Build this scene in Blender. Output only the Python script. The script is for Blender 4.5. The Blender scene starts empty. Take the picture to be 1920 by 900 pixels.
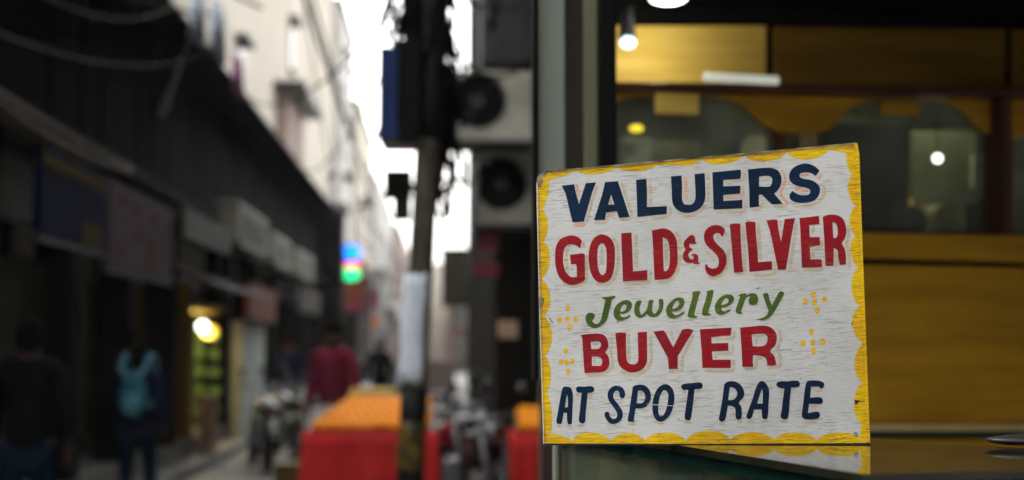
import bpy, bmesh, math, random
from mathutils import Vector, Matrix, Euler
from mathutils.geometry import tessellate_polygon
R = math.radians
random.seed(7)
S = bpy.context.scene
COL = S.collection

# ---------------------------------------------------------------- camera
FPX = 2667.0
CAM = Vector((0, 0, 1.55))
cd = bpy.data.cameras.new('camera'); cam = bpy.data.objects.new('camera', cd); COL.objects.link(cam)
cam.location = CAM
cam.rotation_euler = (R(90 + 4.29), 0, R(-2.79))
cd.sensor_width = 36; cd.lens = 50; cd.clip_start = 0.05; cd.clip_end = 2000
cd.dof.use_dof = True; cd.dof.focus_distance = 1.615; cd.dof.aperture_fstop = 3.3
S.camera = cam
RM = cam.rotation_euler.to_matrix()

# ---------------------------------------------------------------- world, sun, exposure
W = bpy.data.worlds.new('World'); S.world = W; W.use_nodes = True
nt = W.node_tree; nt.nodes.clear()
sk = nt.nodes.new('ShaderNodeTexSky'); sk.sky_type = 'NISHITA'; sk.sun_disc = False
sk.sun_elevation = R(50); sk.sun_rotation = R(-40); sk.air_density = 1.6; sk.dust_density = 6.0; sk.ozone_density = 1.0
hs = nt.nodes.new('ShaderNodeHueSaturation'); hs.inputs['Saturation'].default_value = 0.16; hs.inputs['Value'].default_value = 1.0
bg = nt.nodes.new('ShaderNodeBackground'); bg.inputs['Strength'].default_value = 0.15
ow = nt.nodes.new('ShaderNodeOutputWorld')
nt.links.new(sk.outputs[0], hs.inputs['Color']); nt.links.new(hs.outputs[0], bg.inputs['Color']); nt.links.new(bg.outputs[0], ow.inputs['Surface'])
sd = bpy.data.lights.new('sun', 'SUN'); sun = bpy.data.objects.new('sun', sd); COL.objects.link(sun)
sd.energy = 0.5; sd.angle = R(25); sd.color = (1.0, 0.97, 0.93)
sun.rotation_euler = (R(-40), 0, R(40))
S.view_settings.view_transform = 'Standard'; S.view_settings.look = 'None'
S.view_settings.exposure = 2.6; S.view_settings.gamma = 1.0
S.cycles.max_bounces = 8; S.cycles.use_denoising = True

# ---------------------------------------------------------------- pixel helpers (used once, to read real positions off the photograph)
def ray(px, py):
    return (RM @ Vector(((px - 960) / FPX, (450 - py) / FPX, -1.0)))
def atY(px, py, Y):
    d = ray(px, py); return CAM + d * (Y / d.y)
def atX(px, py, X):
    d = ray(px, py); return CAM + d * (X / d.x)
def atZ(px, py, Z):
    d = ray(px, py); return CAM + d * ((Z - CAM.z) / d.z)
def onplane(px, py, p, n):
    d = ray(px, py); return CAM + d * ((p - CAM).dot(n) / d.dot(n))

# ---------------------------------------------------------------- materials
def mat(name, col, rough=0.6, var=0.25, scale=6.0, bump=0.15, metal=0.0, col2=None, stretch=(1, 1, 1), emit=None, estr=0, spec=0.18, trans=0, alpha=1, ior=1.5):
    m = bpy.data.materials.new(name); m.use_nodes = True
    n = m.node_tree; b = n.nodes['Principled BSDF']
    b.inputs['Roughness'].default_value = rough; b.inputs['Metallic'].default_value = metal
    b.inputs['Specular IOR Level'].default_value = spec; b.inputs['Transmission Weight'].default_value = trans
    b.inputs['IOR'].default_value = ior
    tc = n.nodes.new('ShaderNodeTexCoord'); mp = n.nodes.new('ShaderNodeMapping'); mp.inputs['Scale'].default_value = stretch
    n.links.new(tc.outputs['Object'], mp.inputs['Vector'])
    nz = n.nodes.new('ShaderNodeTexNoise'); nz.inputs['Scale'].default_value = scale; nz.inputs['Detail'].default_value = 6
    n.links.new(mp.outputs[0], nz.inputs['Vector'])
    cr = n.nodes.new('ShaderNodeValToRGB')
    c2 = col2 if col2 else tuple(max(0, c * (1 - var)) for c in col)
    c1 = col if col2 else tuple(min(1, c * (1 + var * .5)) for c in col)
    cr.color_ramp.elements[0].position = 0.35; cr.color_ramp.elements[0].color = (*c2, 1)
    cr.color_ramp.elements[1].position = 0.65; cr.color_ramp.elements[1].color = (*c1, 1)
    n.links.new(nz.outputs['Fac'], cr.inputs['Fac']); n.links.new(cr.outputs[0], b.inputs['Base Color'])
    if bump:
        bp = n.nodes.new('ShaderNodeBump'); bp.inputs['Strength'].default_value = bump; bp.inputs['Distance'].default_value = 0.01
        n.links.new(nz.outputs['Fac'], bp.inputs['Height']); n.links.new(bp.outputs[0], b.inputs['Normal'])
    if emit:
        b.inputs['Emission Color'].default_value = (*emit, 1); b.inputs['Emission Strength'].default_value = estr
    return m

def painted(name, c1, c2, wear, wearcol, rough=0.45, white=False):
    """brushed paint on horizontal wood grain; every layer of the sign shares the board's coordinates"""
    m = bpy.data.materials.new(name); m.use_nodes = True
    n = m.node_tree; L = n.links.new; b = n.nodes['Principled BSDF']
    b.inputs['Specular IOR Level'].default_value = 0.09
    tc = n.nodes.new('ShaderNodeTexCoord')
    rot = n.nodes.new('ShaderNodeMapping'); rot.inputs['Rotation'].default_value = (0, 0, R(-4)); L(tc.outputs['Object'], rot.inputs['Vector'])
    def noise(sx, sy, sc, det=3, dist=0.0, off=0):
        mp = n.nodes.new('ShaderNodeMapping'); mp.inputs['Scale'].default_value = (sx, sy, 1); mp.inputs['Location'].default_value = (off, off * .7, 0)
        L(rot.outputs[0], mp.inputs['Vector'])
        z = n.nodes.new('ShaderNodeTexNoise'); z.noise_dimensions = '3D'; z.inputs['Scale'].default_value = sc; z.inputs['Detail'].default_value = det
        z.inputs['Distortion'].default_value = dist
        L(mp.outputs[0], z.inputs['Vector']); return z.outputs['Fac']
    def ramp(f, a, b_, ca=(0, 0, 0, 1), cb=(1, 1, 1, 1)):
        r = n.nodes.new('ShaderNodeValToRGB'); r.color_ramp.elements[0].position = a; r.color_ramp.elements[1].position = b_
        r.color_ramp.elements[0].color = ca; r.color_ramp.elements[1].color = cb; L(f, r.inputs['Fac']); return r.outputs[0]
    def mix(f, a, b_, t='MIX'):
        x = n.nodes.new('ShaderNodeMix'); x.data_type = 'RGBA'; x.blend_type = t
        if isinstance(f, float): x.inputs[0].default_value = f
        else: L(f, x.inputs[0])
        for sock, v in ((x.inputs[6], a), (x.inputs[7], b_)):
            if isinstance(v, tuple): sock.default_value = v
            else: L(v, sock)
        return x.outputs[2]
    def math_(op, a, b_):
        x = n.nodes.new('ShaderNodeMath'); x.operation = op; x.use_clamp = True
        for i, v in enumerate((a, b_)):
            if isinstance(v, float): x.inputs[i].default_value = v
            else: L(v, x.inputs[i])
        return x.outputs[0]
    body = ramp(noise(1, 1, 9, 5), 0.36, 0.66, (*c2, 1), (*c1, 1))
    brush = ramp(noise(10, 120, 6, 4, 0.4, 3), 0.3, 0.7, *(((0.9, 0.9, 0.9, 1), (1.04, 1.04, 1.04, 1)) if white else ((0.68, 0.68, 0.68, 1), (1.3, 1.3, 1.3, 1))))
    colr = mix(1.0, body, brush, 'MULTIPLY')
    grain = ramp(noise(34, 420, 2.0, 3, 0.25, 1), 0.56, 0.66)           # short fine grain scratches
    grain2 = ramp(noise(15, 330, 1.6, 4, 0.5, 8), 0.60, 0.66)           # longer ones
    patch = ramp(noise(1, 1.6, 13, 3, 0, 5), 0.40, 0.62)                # where the paint has worn
    g = math_('MAXIMUM', grain, grain2)
    g = math_('MULTIPLY', g, math_('ADD', patch, 0.12)); g = math_('MULTIPLY', g, wear)
    colr = mix(g, colr, (*wearcol, 1))
    specks = ramp(noise(1, 1.3, 120, 2, 0, 12), 0.72, 0.76); specks = math_('MULTIPLY', specks, 0.7)
    colr = mix(specks, colr, (0.09, 0.08, 0.06, 1))
    if white:   # grubby top corner, paler middle
        dirt = ramp(noise(1, 1, 5, 4, 0, 20), 0.45, 0.72); dirt = math_('MULTIPLY', dirt, 0.35)
        colr = mix(dirt, colr, (0.36, 0.34, 0.29, 1))
    L(colr, b.inputs['Base Color'])
    rr = n.nodes.new('ShaderNodeMapRange'); rr.inputs['To Min'].default_value = rough - .12; rr.inputs['To Max'].default_value = rough + .2
    L(noise(4, 30, 5, 3, 0, 9), rr.inputs['Value']); L(rr.outputs[0], b.inputs['Roughness'])
    h = math_('SUBTRACT', noise(10, 220, 3, 3, 0.3, 2), g)
    bp = n.nodes.new('ShaderNodeBump'); bp.inputs['Strength'].default_value = 0.35; bp.inputs['Distance'].default_value = 0.0005
    L(h, bp.inputs['Height']); L(bp.outputs[0], b.inputs['Normal'])
    return m

M = {}
def mk(k, *a, **kw): M[k] = mat(k, *a, **kw)
WEAR = (0.33, 0.32, 0.275)
M['white_paint'] = painted('white_paint', (0.71, 0.70, 0.665), (0.62, 0.615, 0.59), 0.95, WEAR, 0.42, True)
M['navy_paint'] = painted('navy_paint', (0.003, 0.020, 0.060), (0.003, 0.012, 0.026), 0.22, (0.07, 0.11, 0.15), 0.4)
M['red_paint'] = painted('red_paint', (0.36, 0.008, 0.014), (0.23, 0.008, 0.014), 0.42, (0.42, 0.13, 0.11), 0.38)
M['green_paint'] = painted('green_paint', (0.105, 0.16, 0.022), (0.06, 0.10, 0.02), 0.15, (0.2, 0.25, 0.1), 0.5)
M['yellow_paint'] = painted('yellow_paint', (0.88, 0.58, 0.010), (0.66, 0.36, 0.010), 0.7, (0.22, 0.12, 0.03), 0.35)
M['worn_yellow_paint'] = painted('worn_yellow_paint', (0.70, 0.44, 0.03), (0.34, 0.20, 0.04), 0.95, (0.10, 0.06, 0.03), 0.4)
M['dot_paint'] = painted('dot_paint', (0.82, 0.47, 0.015), (0.75, 0.4, 0.015), 0.2, (0.5, 0.4, 0.2), 0.45)
M['beige_paint'] = painted('beige_paint', (0.60, 0.50, 0.36), (0.54, 0.47, 0.34), 0.35, WEAR, 0.5)
M['pink_paint'] = painted('pink_paint', (0.76, 0.36, 0.24), (0.62, 0.46, 0.32), 0.30, WEAR, 0.5)
mk('bare_wood', (0.42, 0.33, 0.18), 0.7, col2=(0.05, 0.035, 0.02), scale=60, bump=.4)
mk('dark_mark', (0.02, 0.02, 0.025), 0.6)
mk('asphalt', (0.24, 0.235, 0.22), 0.6, var=.4, scale=1.2)
mk('kerb_stone', (0.26, 0.25, 0.23), 0.7, var=.35, scale=3)
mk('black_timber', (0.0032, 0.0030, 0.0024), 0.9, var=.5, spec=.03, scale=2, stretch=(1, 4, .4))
mk('dark_tarp', (0.0028, 0.004, 0.0045), 0.9, var=.5, spec=.03, scale=1.5)
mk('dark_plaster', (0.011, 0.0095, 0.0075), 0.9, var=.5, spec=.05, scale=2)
mk('brown_wood', (0.06, 0.028, 0.012), 0.5, var=.4, scale=8, stretch=(6, 1, 1))
mk('grimy_beige', (0.075, 0.066, 0.045), 0.7, var=.3, scale=4)
mk('dark_grille', (0.004, 0.0045, 0.005), 0.5, spec=.08)
mk('grey_metal', (0.20, 0.21, 0.20), 0.45, var=.2, metal=.4)
mk('dark_metal', (0.03, 0.03, 0.03), 0.4, metal=.5)
mk('chrome', (0.14, 0.14, 0.14), 0.35, metal=1, var=.05, bump=0)
mk('rubber', (0.015, 0.015, 0.015), 0.8)
mk('cream_wall', (0.55, 0.50, 0.42), 0.85, var=.2, scale=.35, col2=(0.44, 0.385, 0.31))
mk('white_wall', (0.55, 0.53, 0.49), 0.85, var=.2, scale=.3, col2=(0.42, 0.40, 0.37))
mk('grey_wall', (0.20, 0.19, 0.18), 0.85, var=.3, scale=.4)
mk('pink_wall', (0.28, 0.21, 0.18), 0.85, var=.3, scale=.4)
mk('far_window', (0.09, 0.09, 0.09), 0.25, var=.3)
mk('tangerine', (1.0, 0.33, 0.004), 0.38, var=.15, scale=30, bump=.1)
mk('red_cloth', (0.56, 0.018, 0.017), 0.7, var=.25, scale=3)
mk('yellow_box', (0.72, 0.50, 0.14), 0.7)
mk('paper', (0.62, 0.66, 0.72), 0.8, var=.12, scale=12)
mk('pole_steel', (0.13, 0.105, 0.075), 0.6, var=.6, scale=9, stretch=(1, 1, .4))
mk('pole_black', (0.007, 0.006, 0.005), 0.6, var=.4, scale=9)
mk('worn_yellow_band', (0.15, 0.09, 0.010), 0.5, col2=(0.02, 0.018, 0.012), scale=22)
mk('blue_panel', (0.006, 0.022, 0.095), 0.5, var=.25)
mk('cable_black', (0.004, 0.004, 0.0045), 0.7, var=.3, spec=.04)
mk('ac_beige', (0.36, 0.34, 0.27), 0.7, var=.3, scale=4)
mk('cable_dusty', (0.11, 0.09, 0.065), 0.8, var=.5, scale=3)
mk('skin', (0.07, 0.036, 0.024), 0.5, var=.1)
mk('hair', (0.006, 0.005, 0.0045), 0.9, spec=.03)
mk('maroon_knit', (0.15, 0.012, 0.030), 0.9, scale=40)
mk('pink_sleeve', (0.36, 0.22, 0.33), 0.9)
mk('black_coat', (0.008, 0.008, 0.009), 0.95, spec=.02)
mk('navy_jacket', (0.011, 0.016, 0.045), 0.95, spec=.02)
mk('denim', (0.008, 0.02, 0.035), 0.95, scale=30, spec=.02)
mk('teal_fabric', (0.03, 0.17, 0.22), 0.9, var=.3, scale=8)
mk('teal_light', (0.12, 0.34, 0.42), 0.9, var=.3)
mk('plywood', (0.38, 0.20, 0.007), 0.5, col2=(0.28, 0.14, 0.005), spec=.08, scale=3, stretch=(1, 1, 8), bump=.05)
mk('plywood_light', (0.64, 0.45, 0.10), 0.5, col2=(0.50, 0.33, 0.06), spec=.08, scale=3, stretch=(1, 1, 8), bump=.05)
mk('plywood_shaded', (0.17, 0.095, 0.008), 0.5, col2=(0.12, 0.062, 0.006), spec=.08, scale=3, stretch=(1, 1, 8), bump=.05)  # plywood copy darkened to paint in the light fall-off across the fascia
mk('redwood_trim', (0.055, 0.015, 0.005), 0.4, var=.3, scale=8)
mk('cream_strip', (0.40, 0.30, 0.13), 0.5)
mk('green_strip', (0.001, 0.018, 0.004), 0.4)
mk('interior_dark', (0.09, 0.10, 0.065), 0.6, var=.5, scale=4)
mk('olive_box', (0.16, 0.16, 0.09), 0.6, var=.4, scale=5)
mk('pale_box', (0.22, 0.23, 0.18), 0.6, var=.3, scale=5)
mk('glass_top', (0.014, 0.014, 0.009), 0.045, var=.3, bump=.02, scale=14, spec=.5)
mk('glass_edge', (0.004, 0.02, 0.014), 0.2, var=.6, scale=40, bump=0)
mk('case_glass', (0.075, 0.08, 0.045), 0.18, var=.3, bump=0, spec=.5, scale=9, col2=(0.03, 0.045, 0.035))
mk('window_glass', (0.75, 0.8, 0.72), 0.08, bump=0, trans=0.93, ior=1.02)
mk('pale_shutter', (0.24, 0.26, 0.22), 0.5, var=.15, scale=2, stretch=(8, 8, .3))
mk('khaki_channel', (0.14, 0.14, 0.08), 0.5, var=.15, scale=2, stretch=(8, 8, .3))
mk('maroon_board', (0.03, 0.022, 0.018), 0.5)
mk('black_frame', (0.003, 0.003, 0.003), 0.5, spec=.06)
mk('pink_board', (0.105, 0.082, 0.092), 0.8, spec=.03, var=.2)
mk('red_print', (0.15, 0.010, 0.022), 0.8, spec=.03)
mk('blue_board', (0.004, 0.009, 0.04), 0.8, spec=.02)
mk('yellow_print', (0.075, 0.055, 0.003), 0.8, spec=.02)
mk('rust_board', (0.16, 0.036, 0.012), 0.7, var=.3)
mk('brown_awning', (0.045, 0.036, 0.026), 0.8, var=.3)
mk('purple_cloth', (0.36, 0.16, 0.28), 0.9)
mk('white_cloth', (0.55, 0.60, 0.68), 0.9)
mk('pale_column', (0.42, 0.45, 0.40), 0.7, var=.2)
mk('peach_plinth', (0.52, 0.34, 0.22), 0.7)
mk('pink_banner', (0.22, 0.04, 0.055), 0.7)
mk('orange_banner', (0.70, 0.18, 0.04), 0.7)
mk('white_enamel', (0.30, 0.30, 0.285), 0.25, var=.05)
mk('red_enamel', (0.16, 0.01, 0.015), 0.25, var=.05)
mk('black_seat', (0.012, 0.012, 0.012), 0.45)
mk('shop_green', (0.13, 0.24, 0.09), 0.6, var=.5, scale=5)
mk('lamp_white', (0.9, 0.9, 0.9), emit=(1, .97, .9), estr=1.1, bump=0)
mk('lamp_cool', (0.8, 0.9, 0.95), emit=(.62, .85, 1), estr=.45, bump=0)
mk('lamp_tube', (0.5, 0.52, 0.46), emit=(.95, 1, .85), estr=0.07, bump=0)
mk('lamp_dim', (0.12, 0.13, 0.05), emit=(.7, .8, .2), estr=0.006, bump=0)
mk('lamp_yellow', (0.9, 0.7, 0.05), emit=(1, .72, .02), estr=.28, bump=0)
mk('lamp_warm', (0.9, 0.7, 0.3), emit=(1, .6, .04), estr=.3, bump=0)
mk('led_blue', (0.01, 0.1, .6), emit=(0.0, .17, 1), estr=.65, bump=0)
mk('led_red', (.6, .02, .05), emit=(1, .03, .10), estr=.5, bump=0)
mk('led_yellow', (.6, .6, .2), emit=(.9, .75, .3), estr=.28, bump=0)
mk('led_green', (.02, .5, .2), emit=(0.0, .8, .28), estr=.35, bump=0)

# ---------------------------------------------------------------- mesh helpers
class MB:
    def __init__(s): s.v = []; s.f = []
    def box(s, c, d, rz=0, mtx=None):
        m = mtx if mtx else Matrix.Translation(c) @ Matrix.Rotation(rz, 4, 'Z')
        k = len(s.v)
        for x in (-.5, .5):
            for y in (-.5, .5):
                for z in (-.5, .5): s.v.append(m @ Vector((x * d[0], y * d[1], z * d[2])))
        s.f += [[k + i for i in q] for q in ((0, 1, 3, 2), (4, 6, 7, 5), (0, 4, 5, 1), (2, 3, 7, 6), (0, 2, 6, 4), (1, 5, 7, 3))]
        return s
    def b2(s, a, b):
        return s.box([(a[i] + b[i]) / 2 for i in range(3)], [abs(b[i] - a[i]) for i in range(3)])
    def tube(s, pts, r, n=8, cap=True):
        pts = [Vector(p) for p in pts]; k0 = len(s.v); rs = r if isinstance(r, (list, tuple)) else [r] * len(pts)
        up = Vector((0, 0, 1)); prev = None
        for i, p in enumerate(pts):
            t = (pts[min(i + 1, len(pts) - 1)] - pts[max(i - 1, 0)]).normalized()
            if prev is None:
                a = t.cross(up) if abs(t.z) < .95 else t.cross(Vector((1, 0, 0)))
            else: a = prev - t * prev.dot(t)
            a.normalize(); prev = a; b = t.cross(a)
            for j in range(n):
                th = 2 * math.pi * j / n; s.v.append(p + a * math.cos(th) * rs[i] + b * math.sin(th) * rs[i])
        for i in range(len(pts) - 1):
            for j in range(n):
                a0 = k0 + i * n + j; a1 = k0 + i * n + (j + 1) % n; s.f.append([a0, a1, a1 + n, a0 + n])
        if cap:
            s.f.append([k0 + j for j in range(n)][::-1]); s.f.append([k0 + (len(pts) - 1) * n + j for j in range(n)])
        return s
    def cyl(s, a, b, r, n=20): return s.tube([a, b], r, n)
    def ell(s, c, rad, nu=14, nv=9, mtx=None):
        k = len(s.v); m = mtx if mtx else Matrix.Translation(c)
        for i in range(nv + 1):
            ph = math.pi * i / nv
            for j in range(nu):
                th = 2 * math.pi * j / nu
                s.v.append(m @ Vector((rad[0] * math.sin(ph) * math.cos(th), rad[1] * math.sin(ph) * math.sin(th), rad[2] * math.cos(ph))))
        for i in range(nv):
            for j in range(nu):
                a = k + i * nu + j; b = k + i * nu + (j + 1) % nu; s.f.append([a, a + nu, b + nu, b])
        return s
    def torus(s, c, Rr, r, axis='X', n=24, m_=8):
        k = len(s.v); c = Vector(c)
        for i in range(n):
            a = 2 * math.pi * i / n
            for j in range(m_):
                b = 2 * math.pi * j / m_; rr = Rr + r * math.cos(b)
                p = (rr * math.cos(a), rr * math.sin(a), r * math.sin(b))
                s.v.append(c + (Vector((p[2], p[0], p[1])) if axis == 'X' else Vector((p[0], p[2], p[1])) if axis == 'Y' else Vector(p)))
        for i in range(n):
            for j in range(m_):
                s.f.append([k + i * m_ + j, k + ((i + 1) % n) * m_ + j, k + ((i + 1) % n) * m_ + (j + 1) % m_, k + i * m_ + (j + 1) % m_])
        return s
    def prism(s, poly, off):
        """poly: 3D points (planar), off: extrusion vector"""
        k = len(s.v); n = len(poly); off = Vector(off)
        s.v += [Vector(p) for p in poly] + [Vector(p) + off for p in poly]
        tris = tessellate_polygon([[Vector(p) for p in poly]])
        for t in tris: s.f.append([k + i for i in t]); s.f.append([k + n + i for i in t][::-1])
        for i in range(n): j = (i + 1) % n; s.f.append([k + i, k + j, k + n + j, k + n + i])
        return s
    def sheet(s, contours, z0, z1):
        """filled 2D contours (outer + holes) with side walls from z0 up to z1"""
        flat = [p for c in contours for p in c]; k = len(s.v); n = len(flat)
        s.v += [Vector((p[0], p[1], z1)) for p in flat] + [Vector((p[0], p[1], z0)) for p in flat]
        for t in tessellate_polygon([[Vector((p[0], p[1], 0)) for p in c] for c in contours]): 
            a, b, c_ = [Vector((flat[i][0], flat[i][1])) for i in t]
            if (b - a).cross(c_ - a) < 0: t = t[::-1]
            s.f.append([k + i for i in t])
        o = 0
        for c in contours:
            for i in range(len(c)):
                j = (i + 1) % len(c); s.f.append([k + o + i, k + o + j, k + n + o + j, k + n + o + i])
            o += len(c)
        return s
    def build(s, name, m, parent=None, smooth=False, bevel=0, origin=None, fixn=True):
        me = bpy.data.meshes.new(name)
        o3 = Vector(origin) if origin is not None else None
        if o3 is None and parent is None:
            xs = [v for v in s.v]; lo = Vector([min(v[i] for v in xs) for i in range(3)]); hi = Vector([max(v[i] for v in xs) for i in range(3)])
            o3 = Vector(((lo.x + hi.x) / 2, (lo.y + hi.y) / 2, lo.z))
        sh = o3 if o3 is not None else Vector((0, 0, 0))
        me.from_pydata([v - sh for v in s.v], [], s.f)
        if fixn:
            bm = bmesh.new(); bm.from_mesh(me); bmesh.ops.recalc_face_normals(bm, faces=bm.faces); bm.to_mesh(me); bm.free()
        me.materials.append(M[m] if isinstance(m, str) else m)
        if smooth:
            for p in me.polygons: p.use_smooth = True
        o = bpy.data.objects.new(name, me); COL.objects.link(o)
        if o3 is not None: o.location = o3
        if parent: o.parent = parent
        if bevel:
            b = o.modifiers.new('bevel', 'BEVEL'); b.width = bevel; b.segments = 2; b.limit_method = 'ANGLE'
        return o
def tag(o, label=None, cat=None, group=None, kind=None):
    for k, v in (('label', label), ('category', cat), ('group', group), ('kind', kind)):
        if v: o[k] = v
    return o
def empty(name, loc, rz=0, label=None, cat=None, group=None):
    o = bpy.data.objects.new(name, None); COL.objects.link(o); o.location = loc; o.rotation_euler = (0, 0, rz); o.empty_display_size = .1
    return tag(o, label, cat, group)
def copy_tree(o, parent=None):
    c = o.copy(); COL.objects.link(c)
    if parent: c.parent = parent
    for ch in [x for x in S.objects if x.parent == o]: copy_tree(ch, c)
    return c
def smoothpath(tokens, s, x0, y0, sub=5):
    pts = []
    for t in tokens.split():
        sm = t.endswith('~'); a, b = t.rstrip('~').split(','); pts.append((x0 + float(a) / s, y0 + float(b) / s, sm))
    n = len(pts); out = []
    for i in range(n):
        p0, p1, p2, p3 = pts[i - 1], pts[i], pts[(i + 1) % n], pts[(i + 2) % n]
        out.append((p1[0], p1[1]))
        if not (p1[2] or p2[2]): continue
        ch = (p2[0] - p1[0], p2[1] - p1[1])
        L12 = math.hypot(*ch) or 1e-6
        def tan(a, b, c):
            tx, ty = c[0] - a[0], c[1] - a[1]; l = math.hypot(tx, ty) or 1e-6; return (tx / l * L12, ty / l * L12)
        t1 = tan(p0, p1, p2) if p1[2] else ch; t2 = tan(p1, p2, p3) if p2[2] else ch
        for k in range(1, sub):
            t = k / sub; h1 = 2 * t**3 - 3 * t**2 + 1; h2 = t**3 - 2 * t**2 + t; h3 = -2 * t**3 + 3 * t**2; h4 = t**3 - t**2
            out.append((h1 * p1[0] + h2 * t1[0] + h3 * p2[0] + h4 * t2[0], h1 * p1[1] + h2 * t1[1] + h3 * p2[1] + h4 * t2[1]))
    return out

# ================================================================ THE SETTING
MB().b2((-300, -60, -.3), (300, 700, 0)).build('ground', 'asphalt')['kind'] = 'structure'
MB().b2((-3.32, 4, .004), (-2.98, 46, .13)).build('pavement', 'kerb_stone', bevel=.02)['kind'] = 'structure'

# ================================================================ THE PAINTED SIGN
SB = atY(1325, 833, 1.603)
lean = R(5.5)
sroot = empty('painted_sign', (SB.x, SB.y, 1.4405), 0, 'hand painted white board with yellow scalloped edge standing on the glass counter', 'sign')
sroot.rotation_euler = (Euler((R(90), 0, R(-2.79)), 'XYZ').to_matrix() @ Matrix.Rotation(-lean, 3, 'X')).to_euler()
SM = Matrix.Translation(sroot.location) @ sroot.rotation_euler.to_matrix().to_4x4(); SMi = SM.inverted()
SN = SM.to_3x3() @ Vector((0, 0, 1)); SP = SM @ Vector((0, 0, 0))
def sl(px, py):
    p = SMi @ onplane(px, py, SP, SN); return (p.x, p.y)
def cont(tok, s, x0, y0): return [sl(*p) for p in smoothpath(tok, s, x0, y0)]
TH = 0.010
def scallops(tok):
    P = [(float(t.rstrip('~').split(',')[0]), float(t.rstrip('~').split(',')[1]), t.endswith('~')) for t in tok.split()]
    out = []; n = len(P)
    for i, (x, y, b_) in enumerate(P):
        if not b_: out.append((x, y)); continue
        a, c = P[i - 1], P[(i + 1) % n]; ox, oy = x - (a[0] + c[0]) / 2, y - (a[1] + c[1]) / 2; rj = random.uniform(.5, .75)
        for k in range(1, 12):
            t = k / 12; w = math.sin(math.pi * t) ** rj
            out.append((a[0] + (c[0] - a[0]) * t + ox * w + random.uniform(-.25, .25), a[1] + (c[1] - a[1]) * t + oy * w + random.uniform(-.25, .25)))
    return [sl(*p) for p in out]
# board outline, slightly irregular, chipped top left corner
bo = '1019,833 1012,600 1007,400 1006,342 1009,331 1016,326 1027,320 1200,305 1400,287 1606,267 1611,290 1618,480 1626,690 1632,832 1400,834'
b = MB(); b.sheet([cont(bo, 1, 0, 0)], -TH, 0)
k = len(b.v) // 2; b.f.append(list(range(k, 2 * k)))
b.build('board', 'white_paint', sroot)
# yellow scalloped border
inner = ('1027,335 1050,332~ 1083,318 1115,327~ 1157,313 1200,321~ 1237,303 1275,315~ 1315,298 1355,308~ 1397,290 1435,303~ 1475,285 1515,299~ 1554,280 1588,287 '
         '1588,307~ 1598,328 1590,356~ 1604,387 1593,414~ 1604,442 1595,471~ 1610,503 1597,538~ 1613,573 1598,608~ 1619,644 1602,681~ 1618,719 1601,755~ 1615,793 1612,822 '
         '1573,811~ 1532,825 1491,811~ 1452,824 1410,810~ 1369,824 1328,808~ 1286,826 1247,811~ 1209,826 1177,812~ 1145,827 1107,811~ 1072,827 1050,816~ 1030,815 '
         '1035,777~ 1025,735 1033,700~ 1022,667 1035,630~ 1020,592 1032,557~ 1015,523 1031,488~ 1019,452 1027,421~ 1016,392 1028,362~')
bin_ = '1020.5,831.5 1013.5,600 1008.6,400 1008,343 1011,333 1017,327.5 1028,321.8 1200,306.8 1400,288.8 1604.8,268.8 1609.5,290 1616.5,480 1624.5,690 1630.3,830.5 1400,832.3'
MB().sheet([cont(bin_, 1, 0, 0), scallops(inner)], 0, .00025).build('border', 'yellow_paint', sroot)
# worn top run of the border where the wood shows
MB().sheet([cont('1030,322.4 1200,307.6 1400,289.6 1604,269.6 1606,276~ 1560,281~ 1500,283~ 1440,291~ 1400,292.5~ 1350,298~ 1290,301~ 1240,305~ 1180,314~ 1120,315~ 1060,324~ 1036,328~', 1, 0, 0)], .0003, .0004).build('worn_edge', 'worn_yellow_paint', sroot)
# strips round the edge
MB().sheet([cont('1601,270 1607,269 1611,290 1617.6,480 1625.8,690 1631,829 1624,829 1619,690 1611.5,480 1604,290', 1, 0, 0)], .0002, .0018).build('edge_strip', 'yellow_paint', sroot, bevel=.0004)
MB().sheet([cont('1008,340 1011,337 1012.2,400 1017,600 1023.5,829 1020,829 1013,600 1008.4,400', 1, 0, 0)], .0002, .0011).build('edge_strip', 'worn_yellow_paint', sroot)
MB().sheet([cont('1024,321 1200,305.2 1400,287.2 1605,267.6 1606,270 1400,289.3 1200,307.2 1026,323.2', 1, 0, 0)], .0002, .0016).build('edge_chip', 'bare_wood', sroot)
MB().sheet([cont('1007,344 1007,334~ 1013,327~ 1026,320.5 1024,328~ 1017,334~ 1018,341~ 1011,352~', 1, 0, 0)], .0004, .0012).build('corner_chip', 'bare_wood', sroot)
MB().sheet([cont('1010,560 1014,556~ 1020,562~ 1018,572~ 1013,580~ 1011,575', 1, 0, 0)], .0011, .0014).build('corner_chip', 'bare_wood', sroot)
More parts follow.
